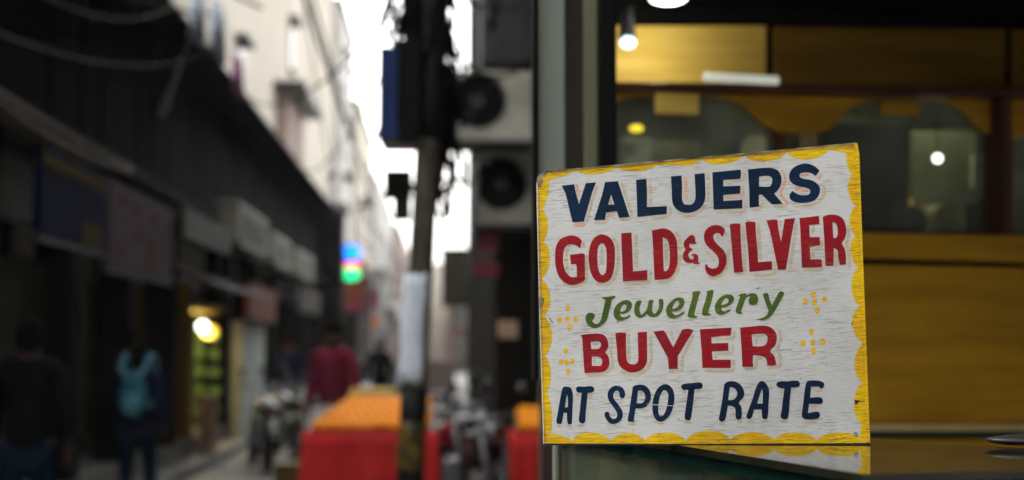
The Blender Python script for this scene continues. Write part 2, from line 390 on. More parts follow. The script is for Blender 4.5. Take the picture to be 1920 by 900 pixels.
GL = {
 'navy VALUERS': ('navy_paint', [
  (9, 1040, 330, ['120,165 330,142 352,262 410,475 525,122 698,108 625,300 492,770 300,778 240,530 185,300']),
  (9, 1040, 330, ['850,105 1065,88 1120,250 1265,692 1085,708 1052,595 868,615 850,738 665,745 720,570 800,320', '953,310 1008,482 903,485']),
  (9, 1180, 310, ['112,245 288,232 298,480 298,705 635,690 628,820 135,870 128,560']),
  (9, 1180, 310, ['703,188 880,172 890,350 888,560~ 920,650~ 985,668~ 1060,655~ 1110,580~ 1115,420 1100,150 1270,133 1280,330 1280,560~ 1225,690~ 1110,775~ 980,802~ 850,775~ 755,690~ 722,590~ 715,420']),
  (7.5, 1320, 295, ['118,212 500,175 520,190 515,295 495,303 272,318 270,410 510,398 508,508 270,530 272,615 540,598 540,715 135,733']),
  (7.5, 1320, 295, ['618,172 900,148~ 1030,180~ 1085,275~ 1078,390~ 1035,465~ 985,512 1108,655 955,660 880,590 815,525 770,525 772,675 800,688 640,708 635,430', '775,270 900,260~ 955,290~ 955,360~ 925,408~ 860,415 775,412']),
  (7.5, 1320, 295, ['1625,190 1560,130~ 1450,90~ 1330,108~ 1230,175~ 1196,270~ 1225,350~ 1320,405~ 1440,428~ 1490,460~ 1480,515~ 1400,535~ 1320,520~ 1240,472 1205,530~ 1215,590~ 1300,630~ 1420,640~ 1540,610~ 1610,540~ 1630,440~ 1590,370~ 1500,320~ 1390,300~ 1345,270~ 1360,225~ 1440,210~ 1510,225~ 1570,262'])]),
 'red GOLD & SILVER': ('red_paint', [
  (7.5, 1030, 420, ['435,342 385,305~ 320,285~ 250,300~ 208,360~ 192,480~ 205,600~ 250,700~ 320,750~ 388,740 385,600 375,565 305,568 290,435 470,412 500,430 500,785 470,812 330,858~ 220,825~ 135,735~ 90,600~ 80,450~ 95,320~ 150,220~ 240,175~ 330,162~ 410,188~ 458,235']),
  (7.5, 1030, 420, ['740,148~ 850,190~ 910,290~ 922,430~ 910,620~ 860,770~ 760,826~ 660,800~ 590,700~ 558,560~ 555,400~ 590,260~ 650,180~', '740,272~ 785,310~ 805,400~ 805,560~ 790,680~ 745,718~ 705,680~ 680,580~ 675,430~ 690,320~']),
  (6.922, 1150, 410, ['103,192 235,180 245,400 255,685 440,668 442,798 125,815 118,600 108,400']),
  (6.922, 1150, 410, ['500,155 560,142 660,128~ 750,165~ 815,260~ 832,400~ 830,580~ 790,700~ 735,765~ 650,788~ 535,792 525,600 515,350', '640,240 700,275~ 728,380~ 732,520~ 718,640~ 685,680~ 655,680 645,450']),
  (6.922, 1150, 410, ['980,230~ 1020,213~ 1058,240~ 1062,295 1085,320 1040,330~ 1000,325~ 985,350~ 1000,380~ 1035,395 1000,425~ 975,460~ 980,500~ 1010,530~ 1035,525~ 1040,490~ 1010,480 1030,460~ 1070,458~ 1100,490~ 1100,565 1130,575 1100,590~ 1045,585~ 1035,572~ 980,578~ 920,545~ 900,490~ 915,430~ 942,405 915,360~ 918,300~ 950,262~']),
  (6.925, 1310, 400, ['305,308 275,265~ 225,258~ 190,290~ 200,350~ 260,420~ 330,490~ 362,580~ 345,690~ 280,780~ 190,818~ 120,790~ 85,720~ 85,665 105,660 130,700~ 190,718~ 245,695~ 262,630~ 245,560~ 190,495~ 110,420~ 72,340~ 80,240~ 140,175~ 230,152~ 305,175~ 340,215~ 325,270~']),
  (6.925, 1310, 400, ['403,145 460,132 540,135 548,350 558,540 570,700 580,760 460,772 440,550 420,320']),
  (6.925, 1310, 400, ['605,118 660,105 735,112 745,300 765,500 770,635 950,622 955,730 660,760 640,450 622,300']),
  (6.924, 1430, 390, ['48,162 130,150 190,155 205,280 238,445 285,145 420,133 400,220 370,380 335,600 300,800 198,803 160,610 125,440 90,280']),
  (6.924, 1430, 390, ['478,132 730,103 738,210 605,222 610,380 740,378 745,483 610,505 620,668 765,668 770,765 508,775 500,550 490,300']),
  (6.924, 1430, 390, ['780,118 840,92~ 930,88~ 1020,120~ 1070,200~ 1085,310~ 1065,400~ 1028,460~ 1060,520~ 1080,620~ 1078,735 1000,738 980,640~ 970,550~ 920,515 918,748 815,750 808,600 800,400', '905,185 950,200~ 972,270~ 970,360~ 940,392~ 915,385'])]),
 'green Jewellery': ('green_paint', [
  (9.143, 1080, 540, ['440,160 560,150~ 650,133 685,155 610,215~ 595,300~ 560,430~ 520,560~ 440,640~ 330,688~ 230,655~ 175,580~ 165,500~ 195,440~ 260,425~ 315,450~ 320,500~ 280,560~ 310,605~ 370,612~ 420,560~ 455,430~ 490,270~ 500,205~ 460,180~']),
  (9.143, 1080, 540, ['755,445 830,440~ 920,390~ 960,300~ 935,235~ 870,208~ 780,230~ 690,300~ 645,400~ 655,490~ 700,550~ 760,565~ 850,540~ 930,490~ 935,470~ 915,465~ 860,495~ 800,500~ 765,480~', '757,415 770,340~ 820,285~ 860,295~ 865,340~ 830,390~']),
  (9.143, 1080, 540, ['1125,230~ 1090,212~ 1035,235~ 1005,320~ 998,400~ 1020,470~ 1080,510~ 1150,500~ 1215,445 1270,490~ 1350,498~ 1430,460~ 1480,380~ 1500,270~ 1485,200~ 1445,185~ 1420,210~ 1425,280~ 1410,370~ 1350,448 1305,400~ 1310,300~ 1325,215~ 1290,205~ 1250,215~ 1235,290~ 1200,390~ 1120,465 1090,400~ 1090,330~ 1115,260~']),
  (9.143, 1080, 540, ['1648,400 1730,395~ 1820,340~ 1857,260~ 1840,190~ 1780,163~ 1690,185~ 1600,260~ 1548,350~ 1550,440~ 1590,500~ 1660,523~ 1750,500~ 1850,440~ 1855,418~ 1820,420~ 1760,455~ 1700,465~ 1660,440~', '1648,368 1670,290~ 1720,225~ 1758,225~ 1768,270~ 1735,330~']),
  (9.143, 1270, 530, ['245,172 300,150~ 380,145 400,165 375,210 330,380 285,545 310,570 345,575 345,595 270,605~ 200,595~ 178,565~ 200,460~ 240,320~ 262,215~ 260,190']),
  (9.143, 1270, 530, ['495,155 570,128~ 610,128~ 622,150 590,300 545,450 525,515 550,535 580,535 575,555 500,570~ 440,560~ 420,530~ 440,430~ 485,290~ 512,175']),
  (9.143, 1270, 530, ['750,432 830,420~ 920,370~ 970,290~ 950,225~ 880,200~ 790,220~ 700,290~ 645,390~ 650,480~ 690,535~ 750,553~ 830,530~ 915,475~ 912,460~ 880,465~ 820,490~ 770,480~', '752,392 770,330~ 820,270~ 862,268~ 880,310~ 850,355~']),
  (9.143, 1270, 530, ['1045,215 1090,195~ 1170,185~ 1195,215 1240,190~ 1310,182~ 1365,215~ 1385,290~ 1370,350~ 1320,380~ 1260,380~ 1225,340~ 1230,280~ 1260,240 1200,245~ 1160,300~ 1125,400~ 1095,490~ 1115,520 1105,537~ 1040,530~ 1000,500~ 1005,450~ 1040,350~ 1075,240']),
  (9.143, 1270, 530, ['1465,195 1500,183~ 1550,185~ 1580,290~ 1620,390 1680,280~ 1745,165~ 1780,147~ 1830,180~ 1800,250~ 1730,380~ 1660,500~ 1600,580~ 1520,630~ 1450,645~ 1348,630 1420,618~ 1490,590~ 1540,540~ 1565,480 1530,390~ 1480,250~'])]),
 'red BUYER': ('red_paint', [
  (8.18, 1080, 600, ['68,232 200,215~ 370,212~ 450,250~ 492,340~ 490,430~ 445,497 490,550~ 512,640~ 500,720~ 455,775~ 390,800~ 280,808 130,815 115,600 95,265', '225,335 340,325~ 380,350~ 378,410~ 340,442~ 232,448', '243,562 330,560~ 385,585~ 402,640~ 380,700~ 340,705 245,703']),
  (8.18, 1080, 600, ['603,205 680,190 768,195 765,400 775,590~ 800,655~ 870,682~ 930,665~ 955,600~ 952,400 945,190 1088,180 1088,400 1090,600~ 1065,700~ 985,775~ 880,802~ 770,780~ 680,710~ 640,620~ 630,480']),
  (8.18, 1080, 600, ['1190,182 1340,160 1370,190 1490,420 1629,148 1724,135~ 1801,158 1740,260 1650,410 1560,555 1558,740 1570,750 1422,752 1412,585 1300,380']),
  (8.181, 1270, 600, ['345,145 600,130 830,115 818,240 700,240 520,265 525,360 780,352 782,470 530,483 540,610 820,608 820,735 385,733 375,500']),
  (8.181, 1270, 600, ['963,118 1150,100~ 1330,88~ 1440,120~ 1510,200~ 1525,290~ 1500,390~ 1430,478~ 1490,560~ 1515,680 1480,700 1380,695 1360,590~ 1290,550~ 1160,535 1155,650 1165,718 997,718 985,450', '1138,222 1300,210~ 1370,235~ 1383,300~ 1350,380~ 1270,405~ 1155,403'])]),
 'navy AT SPOT RATE': ('navy_paint', [
  (8.183, 1030, 700, ['255,203~ 330,230~ 362,330~ 358,500 345,770 300,785~ 275,740~ 270,605 220,605 205,700 185,775 125,772~ 108,740~ 130,600 190,270~ 210,220~', '270,320 285,400~ 285,522 238,525 255,400']),
  (8.183, 1030, 700, ['410,235~ 435,205~ 540,207 650,198~ 688,235~ 675,285~ 590,300 578,400 555,640 545,745~ 500,770~ 455,730~ 470,560 495,300 430,290~']),
  (8.183, 1030, 700, ['1165,330~ 1135,380~ 1085,365~ 1070,290~ 1030,265~ 985,310~ 990,390~ 1060,480~ 1125,600~ 1110,700~ 1030,768~ 940,770~ 870,700~ 848,620~ 880,590~ 915,600~ 930,660~ 980,700~ 1030,680~ 1040,620~ 1000,540~ 920,430~ 893,340~ 920,250~ 990,195~ 1060,195~ 1130,230~']),
  (8.183, 1180, 700, ['55,200 120,180~ 190,175~ 270,210~ 325,300~ 325,400~ 270,500~ 180,538~ 98,535 85,600 65,720 90,742 -10,742 -25,720~ 0,580 25,400', '133,265 190,265~ 235,320~ 240,390~ 200,455~ 112,460']),
  (8.183, 1180, 700, ['555,167~ 640,210~ 685,310~ 688,440~ 650,580~ 580,690~ 480,743~ 400,700~ 360,600~ 355,470~ 385,330~ 450,215~', '540,258~ 590,300~ 595,400~ 575,520~ 530,630~ 480,660~ 448,610~ 445,500~ 465,370~ 500,290~']),
  (8.183, 1180, 700, ['795,200~ 830,165~ 960,150 1090,142~ 1125,180~ 1105,230~ 1000,245 985,400 960,600 935,710~ 890,718~ 850,690~ 870,500 905,250 825,250~']),
  (8.183, 1330, 700, ['235,160~ 300,125~ 400,128~ 490,190~ 535,290~ 520,370~ 455,450~ 490,520~ 498,620~ 485,690~ 445,712~ 405,680~ 400,560~ 370,510~ 285,490 265,600 240,710~ 195,740~ 148,710~ 165,600 200,400 220,230', '315,212 380,225~ 425,290~ 415,360~ 360,408~ 287,412']),
  (8.183, 1330, 700, ['795,118~ 870,160~ 915,260~ 910,450 890,685~ 840,700~ 808,680 805,555 685,555 655,660~ 610,700~ 570,670~ 590,590 660,400 730,190~', '805,235 822,300 818,465 732,465']),
  (8.183, 1330, 700, ['1028,175~ 1060,130~ 1200,122 1340,112~ 1388,150~ 1370,205~ 1255,215 1235,400 1205,680~ 1165,705~ 1098,675~ 1110,560 1150,230 1075,220~']),
  (8.183, 1330, 700, ['1490,140~ 1530,112~ 1680,115~ 1755,150~ 1755,205~ 1720,235~ 1680,205~ 1560,205 1545,375 1700,368~ 1740,410~ 1730,460~ 1690,468~ 1530,468 1510,610 1660,590~ 1695,620~ 1680,680~ 1630,700~ 1490,705~ 1430,680~ 1418,630~ 1435,500 1460,280'])]),
}
for nm, (m_, gl) in GL.items():
    b = MB()
    for (s_, x0, y0, cs) in gl: b.sheet([cont(c, s_, x0, y0) for c in cs], 0.0002, .0006)
    tag(b.build('lettering', m_, sroot), nm + ' lettering')
ST = {   # hand drawn drop shading: scale, x0, y0, width, strokes ('p' = pinkish)
 'VALUERS': [(9, 1040, 330, 50, ['p375,160 405,330', '720,180 640,400 590,600 545,780', 'p350,820 515,825', '945,415 955,455', '1130,120 1180,250 1240,450 1300,620 1285,730 1120,745', 'p905,660 1005,655', '890,690 885,780 690,795']),
             (9, 1180, 310, 54, ['350,260 355,400 360,640', '690,710 690,850 600,882 390,890', 'p950,215 965,580', '1335,160 1335,550 1290,670 1180,790 1060,860 940,865 840,815']),
             (7.5, 1320, 295, 44, ['300,355 560,318 572,205', 'p320,570 555,540 548,430', '180,780 588,755 590,615', '830,320 900,318', 'p1105,190 1142,290 1130,410 1078,470 1075,520 1175,645', '820,560 820,725 700,740', '985,692 1170,690', 'p1375,250 1465,245', 'p1285,445 1460,468', 'p1650,240 1615,295', '1690,420 1690,540 1600,640 1450,690 1250,680'])],
 'GOLD & SILVER': [(7.5, 1030, 420, 50, ['285,310 240,400 235,520 270,690', '480,265 490,325', '525,450 525,800 470,845 350,885 200,850', '740,330 740,560', '900,195 960,280 970,430 965,620 920,760 800,850 670,845']),
             (6.922, 1150, 410, 50, ['295,215 300,620', '485,690 485,825 180,848', '688,320 690,600', '820,185 865,300 870,480 850,640 790,760 700,822 600,825']),
             (6.925, 1310, 400, 48, ['355,260 358,320', '250,300 250,345', '115,505 205,610', '388,480 385,650 330,780 220,845 130,835', '575,175 590,400 602,770 500,792', '778,160 790,400 805,600', '985,645 985,790 730,800']),
             (6.924, 1430, 390, 48, ['230,180 235,240', '435,220 400,500 350,825', '660,240 650,320', '765,430 765,520 655,545 655,640', '785,700 775,800 550,812', '1115,240 1120,400 1080,470 1120,560 1130,770', '945,570 955,765'])],
 'BUYER': [(8.18, 1080, 600, 48, ['270,370 330,370', '520,270 560,370 530,480 565,590 560,720 490,810 380,855 170,850', '285,600 285,660', '805,230 820,610', '1150,240 1160,650 1100,750 1000,820 880,848 740,820 690,785', '1460,185 1490,290', '1800,230 1700,440 1628,590 1630,785 1450,795']),
           (8.181, 1270, 600, 48, ['870,160 870,290 600,298', '850,390 850,510 600,525 590,575', '868,625 865,780 430,782', '1310,245 1212,262 1212,370', '1575,170 1590,300 1540,440 1575,530 1590,710 1400,748', '1290,590 1212,575 1215,735 1050,755'])],
 'AT SPOT RATE': [(8.183, 1030, 700, 40, ['p130,808 165,815', '280,815 340,818', '450,798 520,800', '895,795 1020,805', '1220,785 1310,785', 'p430,325 450,328', '1080,410 1120,410', '625,330 650,335']),
           (8.183, 1180, 700, 38, ['380,750 510,770', 'p850,750 950,760', '830,285 860,290', '1050,275 1080,285', '175,310 190,320']),
           (8.183, 1330, 700, 36, ['165,780 230,785', '430,740 490,745', '600,745 680,745', 'p815,735 890,730', '1095,735 1180,745', '1470,752 1640,748', 'p1630,262 1715,262', 'p1575,510 1655,508', '325,540 350,545', '1075,262 1105,260', '1300,255 1330,255'])],
}
def stroke2d(mb, pts, w, z0, z1):
    """brush stroke: round-ended, slightly uneven ribbon"""
    P = []
    for i in range(len(pts) - 1):
        a, c = Vector(pts[i]), Vector(pts[i + 1]); n = max(2, int((c - a).length / (w * .5)))
        P += [a.lerp(c, k / n) for k in range(n)]
    P.append(Vector(pts[-1]))
    for _ in range(2):
        P = [P[0]] + [(P[i - 1] + P[i] * 2 + P[i + 1]) / 4 for i in range(1, len(P) - 1)] + [P[-1]]
    n = len(P); lft, rgt = [], []
    for i, p in enumerate(P):
        t = (P[min(i + 1, n - 1)] - P[max(i - 1, 0)]).normalized(); nn = Vector((-t.y, t.x))
        ww = w / 2 * random.uniform(.88, 1.1)
        if i in (0, n - 1): ww *= .6
        if i == 0: p = p - t * w * .3
        if i == n - 1: p = p + t * w * .3
        lft.append(p + nn * ww); rgt.append(p - nn * ww)
    k = len(mb.v)
    for l, r in zip(lft, rgt): mb.v += [Vector((l.x, l.y, z1)), Vector((r.x, r.y, z1))]
    for i in range(n - 1): mb.f.append([k + 2 * i, k + 2 * i + 1, k + 2 * i + 3, k + 2 * i + 2])
for nm, groups in ST.items():
    for pk, mm in ((False, 'beige_paint'), (True, 'pink_paint')):
        b = MB(); cnt = 0
        for gi, (s_, x0, y0, w, strokes) in enumerate(groups):
            for st in strokes:
                if st.startswith('p') != pk: continue
                pts = [sl(x0 + float(t.split(',')[0]) / s_, y0 + float(t.split(',')[1]) / s_) for t in st.lstrip('p').split()]
                stroke2d(b, pts, w / s_ * 1.603 / FPX, 0, .00012 + cnt * .000002 + (0.00006 if pk else 0)); cnt += 1
        if b.v: tag(b.build('letter_shading', mm, sroot, fixn=False), ('pinkish' if pk else 'beige') + ' shading of ' + nm, kind='stuff')
def blob(mb, cx, cy, rx, ry, z1):
    c = [sl(cx + rx * math.cos(a) * random.uniform(.9, 1.1), cy + ry * math.sin(a) * (1.15 if math.sin(a) > 0 else .9)) for a in [i * math.pi / 7 for i in range(14)]]
    mb.sheet([c], .0001, z1)
for dots in ([(361, 155), (279, 280), (360, 268), (448, 270), (384, 352)], [(341, 607), (292, 722), (352, 727), (410, 712), (370, 820)]):
    b = MB()
    for x, y in dots: blob(b, 1000 + x / 5.62, 550 + y / 5.62, 4.2, 5.3, .0004)
    b.build('dot_ornament', 'dot_paint', sroot)
for dots in ([(256, 122), (166, 192), (267, 203), (369, 170), (293, 285)], [(234, 516), (142, 637), (246, 630), (353, 617), (257, 717)]):
    b = MB()
    for x, y in dots: blob(b, 1480 + x / 5.625, 530 + y / 5.625, 4.4, 6.0, .0004)
    b.build('dot_ornament', 'dot_paint', sroot)
b = MB()
for k, st in enumerate(['1601,812 1606,811 1608,814 1604,818 1601,815 1604,812', '1604,818 1608,817']):
    stroke2d(b, [sl(*map(float, t.split(','))) for t in st.split()], .0007, 0, .0007 + k * .00005)
b.build('signature_mark', 'dark_mark', sroot, fixn=False)
b = MB()
for k, st in enumerate(['1030,596 1034,602', '1033,601 1037,605', '1600,602 1597,606 1597,610', '1418,541 1424,540', '1012,325 1018,330', '1622,753 1608,752']):
    stroke2d(b, [sl(*map(float, t.split(','))) for t in st.split()], .0008, 0, .0007 + k * .00003)
b.sheet([cont('1602,750 1612,751 1604,760', 1, 0, 0)], .0003, .0008)
b.build('scuff', 'dark_mark', sroot, fixn=False)
b = MB(); stroke2d(b, [sl(1213, 758), sl(1240, 760), sl(1262, 761), sl(1277, 759)], .0007, 0, .0009); b.build('scratch', 'white_paint', sroot, fixn=False)
MB().sheet([cont('1019,831.6 1300,832.2 1632,830.6 1632,834.5 1300,835 1019,834.5', 1, 0, 0)], -TH, .0009).build('bottom_edge', 'dark_mark', sroot)
MB().box((0, 0, 0), (.03, .2, .012), mtx=Matrix.Translation((.06, .105, -.045)) @ Matrix.Rotation(R(20), 4, 'X')).build('back_strut', 'bare_wood', sroot)

# ================================================================ GLASS COUNTER the sign stands on
ZC = 1.44
A0 = atZ(1245, 836, ZC); edir = Vector((.201, -.80, 0)).normalized()
P1 = Vector((.154, 2.0, ZC)); P2 = atZ(1618, 889, ZC); P3 = atZ(2300, 876, ZC); P4 = atZ(2300, 862, ZC) + Vector((0, .12, 0)); P5 = atZ(1920, 841, ZC); P6 = atZ(1632, 821, ZC)
case = empty('glass_counter', (P2.x + .2, P2.y + .3, 0), 0, 'dark glass topped showcase counter the painted board stands on', 'counter')
inv = Matrix.Translation(-case.location)
def loc(mb): mb.v = [inv @ Vector(v) for v in mb.v]; return mb
loc(MB().prism([P1, P2, P3, P4, P5, P6], (0, 0, -.008))).build('glass_top', 'glass_top', case)
def dn(p, z): return Vector((p.x, p.y, z))
# trim under the glass on the street side, side glass, posts, front trim
def wallq(a, b_, z0, z1, th, name, m_):
    t = (b_ - a).normalized(); nrm = Vector((t.y, -t.x, 0)) * th
    return loc(MB().prism([dn(a, z0), dn(b_, z0), dn(b_, z1), dn(a, z1)], nrm)).build(name, m_, case)
ein = Vector((.012, 0, 0))
wallq(P1 + ein, P2 + ein, 1.418, 1.4315, .006, 'edge_trim', 'glass_edge')
wallq(P1 + ein * 1.6, P2 + ein * 1.6, .55, 1.4175, .006, 'side_glass', 'case_glass')
wallq(P2 + Vector((.01, .008, 0)), P3 + Vector((0, .008, 0)), 1.405, 1.4315, .02, 'front_trim', 'black_frame')
wallq(P2 + Vector((.02, .02, 0)), P3 + Vector((0, .02, 0)), .02, 1.404, .006, 'front_panel', 'brown_wood')
loc(MB().cyl(dn(P1, 0.02) + Vector((.004, -.01, 0)), dn(P1, 1.43) + Vector((.004, -.01, 0)), .0045, 10)).build('corner_post', 'pale_box', case)
loc(MB().prism([dn(P1, .02), dn(P2, .02), dn(P3, .02), dn(P4, .02), dn(P6, .02)], (0, 0, .53))).build('base', 'brown_wood', case)
b = MB()
for i, (t, z) in enumerate(((.15, 1.35), (.3, 1.36), (.45, 1.34), (.62, 1.36), (.8, 1.35))):
    p = P1.lerp(P2, t) + Vector((.07, 0, 0)); b.box((p.x, p.y, z - .02), (.05, .08, .05))
loc(b).build('tray', 'olive_box', case)
# dark dish at the right rear of the counter
d0 = atZ(1935, 838, ZC)
b = MB(); k = 20
b.ell(None, (.07, .04, .007), 20, 8, Matrix.Translation((d0.x + .018, d0.y + .0, ZC + .0075)))
tag(b.build('dish', 'dark_metal', smooth=True), 'dark shallow metal dish at the right end of the glass counter', 'dish')

# ================================================================ SHOP on the right
sdir = Vector((1, .165, 0)).normalized(); snorm = Vector((sdir.y, -sdir.x, 0))   # faces the camera
SP0 = Vector((.44, 3.6, 0))
def sp(px, py, off=0): return onplane(px, py, SP0 - snorm * off, snorm)
shop = empty('jewellery_shop', (1.5, 3.7, 0), 0, 'yellow plywood shop front with dark arched windows behind the painted board', 'shop')
sinv = Matrix.Translation(-shop.location)
def spart(name, polypx, off, th, m_, bevel=0, parent=None, sm=False):
    pts = smoothpath(polypx, 1, 0, 0) if isinstance(polypx, str) else polypx
    mb = MB().prism([sp(x, y, off) for x, y in pts], -snorm * th); mb.v = [sinv @ v for v in mb.v]
    return mb.build(name, m_, shop, bevel=bevel)
spart('plywood_panel', '1110,48 1437,48 1437,158 1110,154', .30, .02, 'plywood_light', .002)
spart('plywood_panel', '1452,50 1885,56 1885,165 1452,158', .30, .02, 'plywood_shaded', .002)
spart('plywood_panel', '1899,56 2300,66 2300,175 1899,166', .30, .02, 'plywood_shaded', .002)
spart('dark_backing', '1110,-40 2400,-40 2400,180 1110,160', .33, .02, 'black_frame')
spart('beam', '1100,152 1500,157 1900,163 2300,169 2300,186 1900,180 1500,173 1100,167', 0, .12, 'redwood_trim', .004)
spart('arched_valance', '1110,167 1500,173 1900,180 2300,186 2300,262 2200,240~ 2160,205 2080,200 1990,225~ 1950,252~ 1900,256~ 1865,252~ 1843,244~ 1822,222~ 1800,202~ 1772,190~ 1740,187 1650,186 1622,190~ 1592,206~ 1568,232~ 1545,247~ 1510,250~ 1470,248~ 1440,236~ 1410,212~ 1388,195~ 1350,183~ 1320,180 1200,179 1170,185~ 1135,205', .06, .018, 'plywood', .002)
spart('plaque', '1232,174 1311,176 1311,213 1232,212', -.01, .02, 'plywood_light', .002)
spart('plaque', '1655,190 1724,193 1724,214 1655,212', -.01, .02, 'plywood', .002)
spart('upright', '1880,180 1898,181 1900,442 1882,440', 0, .10, 'redwood_trim', .003)
spart('upright', '1452,183 1476,184 1476,440 1452,440', .085, .06, 'redwood_trim', .003)
spart('window_pane', '1100,175 1879,190 1881,436 1100,420', .10, .006, 'window_glass')
spart('window_pane', '1902,190 2300,205 2300,446 1902,438', .10, .006, 'window_glass')
spart('lower_beam', '1110,427 2400,450 2400,505 1110,468', -.02, .16, 'plywood', .004)
spart('shadow_gap', '1110,468 2400,505 2400,520 1110,494', .06, .05, 'black_frame')
spart('lower_panel', '1110,486 2400,512 2400,797 1110,796', .0, .03, 'plywood', .003)
spart('cream_ledge', '1110,795 2400,797 2400,809 1110,808', -.03, .06, 'cream_strip', .003)
spart('green_ledge', '1110,809 2400,810 2400,824 1110,820', -.02, .05, 'green_strip', .002)
spart('base_panel', '1110,822 2400,826 2400,1500 1110,1500', .0, .03, 'plywood')
def sbox(name, x0, x1, y0, y1, off, th, m_, label=None, cat=None, group=None, bevel=.004):
    o = MB().prism([sp(x0, y0, off), sp(x1, y0, off), sp(x1, y1, off), sp(x0, y1, off)], -snorm * th).build(name, m_, bevel=bevel)
    if label: tag(o, label, cat, group)
    return o
def sp2(name, a, b_, m_):
    mb = MB().b2(a, b_); mb.v = [sinv @ v for v in mb.v]; return mb.build(name, m_, shop)
sp2('ceiling', (.37, 2.35, 2.53), (3.4, 5.6, 2.597), 'black_frame')
sp2('shop_floor', (.46, 3.9, 1.0), (3.4, 5.5, 1.057), 'interior_dark')
sp2('back_wall', (.46, 5.55, 1.06), (3.4, 5.65, 2.53), 'interior_dark')
sp2('side_wall', (.38, 3.75, 0), (.46, 5.6, 2.53), 'interior_dark')
sp2('side_wall', (3.3, 2.35, 0), (3.4, 5.5, 2.527), 'interior_dark')
sp2('unseen_canopy', (.40, 1.15, 2.60), (3.4, 2.28, 2.68), 'dark_plaster')  # out of view, added to shade the shop front
sp2('unseen_upper_storey', (.38, 2.30, 2.6), (3.4, 5.6, 13), 'dark_plaster')  # out of view, built tall to cut sky light on the left facade
# inside: shelves of stock seen dimly
spart('shelf', '1120,430 1880,436 1880,442 1120,436', .45, .35, 'brown_wood')
spart('display_board', '1180,262 1310,264 1310,330 1180,330', .55, .03, 'olive_box')
spart('display_board', '1168,255 1222,258 1222,322 1168,322', .40, .03, 'pale_box')
spart('display_board', '1545,238 1705,236 1705,400 1545,402', .50, .05, 'black_frame')
spart('display_board', '1716,245 1830,245 1830,380 1716,382', .60, .03, 'interior_dark')
spart('display_board', '1826,290 1872,290 1872,352 1826,352', .48, .02, 'pale_box')
for i, (x0, x1, y0, y1, m_, off, lb) in enumerate([
    (1618, 1735, 385, 432, 'black_frame', .42, 'dark rounded case on the shop shelf just right of the board'),
    (1690, 1750, 372, 410, 'yellow_box', .62, 'pale yellow carton on the shelf behind the dark rounded case'),
    (1752, 1812, 382, 432, 'olive_box', .46, 'olive rounded case under the round white lamp in the shop'),
    (1822, 1872, 376, 432, 'black_frame', .44, 'dark case on the shelf beside the reddish window upright'),
    (1390, 1440, 255, 300, 'pale_box', .7, 'pale box glimpsed above the top edge of the board'),
    (1500, 1560, 246, 300, 'brown_wood', .7, 'brown box in the window above the word Valuers')]):
    w = x1 - x0
    pts = smoothpath(f'{x0},{y1} {x0},{y0+14}~ {x0+w*.25},{y0}~ {x1-w*.25},{y0}~ {x1},{y0+14}~ {x1},{y1}', 1, 0, 0)
    tag(MB().prism([sp(x, y, off) for x, y in pts], -snorm * .08).build('stock_case', m_, bevel=.004), lb, 'box', 'stock in the shop window')
def lamp(name, px, py, off, rx, m_, label, light=None, ell=(1, 1, .8)):
    c = sp(px, py, off); rt = empty(name, (c.x, c.y, c.z), 0, label, 'lamp')
    MB().ell((0, 0, 0), (rx * ell[0], rx * ell[1], rx * ell[2])).build('bulb', m_, rt, smooth=True)
    return rt, c
lp, c = lamp('ceiling_lamp', 1253, -4, .05, .050, 'lamp_white', 'big white oval lamp on the shop ceiling at the top edge', ell=(1, 1, .32))
MB().cyl((0, 0, .012), (0, 0, .06), .06, 24).build('mount', 'black_frame', lp)
def point(name, loc_, e, col, r=.05, par=None):
    l = bpy.data.lights.new(name, 'POINT'); l.energy = e; l.color = col; l.shadow_soft_size = r
    o = bpy.data.objects.new(name, l); COL.objects.link(o); o.location = loc_; return o
lp2, c2 = lamp('spot_lamp', 1177, 80, .12, .020, 'lamp_cool', 'small blue white spot lamp in the upper left corner of the shop')
MB().tube([(0, .01, .015), (0, .02, .10)], [.024, .016], 14).build('lamp_housing', 'dark_metal', lp2)
point('spot_lamp_light', c2 + Vector((.09, .0, .0)), .34, (1, .95, .8), .02)
t0 = sp(1322, 144, -.03); t1 = sp(1458, 151, -.03)
tr = empty('tube_lamp', t0, 0, 'dim white tube lamp fixed along the dark beam of the shop', 'lamp')
MB().cyl((0, 0, 0), t1 - t0, .0115, 12).build('tube', 'lamp_tube', tr, smooth=True)
MB().box((t1 - t0) / 2 + Vector((0, .014, .004)), ((t1 - t0).length, .012, .02), math.atan2((t1 - t0).y, (t1 - t0).x)).build('fitting', 'grey_metal', tr)
point('window_fill', sp(1700, 128, .48), 1.6, (1, .92, .60), .03)  # hidden point light added to brighten the interior behind the glass
lp3, c3 = lamp('globe_lamp', 1758, 297, .32, .013, 'lamp_white', 'round white lamp glowing behind the shop window glass', ell=(1, 1, 1))
MB().cyl((0, 0, .012), (0, 0, .3), .002, 6).build('cord', 'black_frame', lp3)
lp4, c4 = lamp('yellow_lamp', 1193, 241, .34, .017, 'lamp_yellow', 'small yellow lamp glowing at the left of the shop window', ell=(1.2, 1.2, .6))
MB().cyl((0, 0, .008), (0, 0, .3), .002, 6).build('cord', 'black_frame', lp4)
tag(MB().box(sp(1600, 222, .3), (.09, .01, .018)).build('glow_strip', 'lamp_dim'), 'faint pale strip light behind the second window arch', 'lamp')

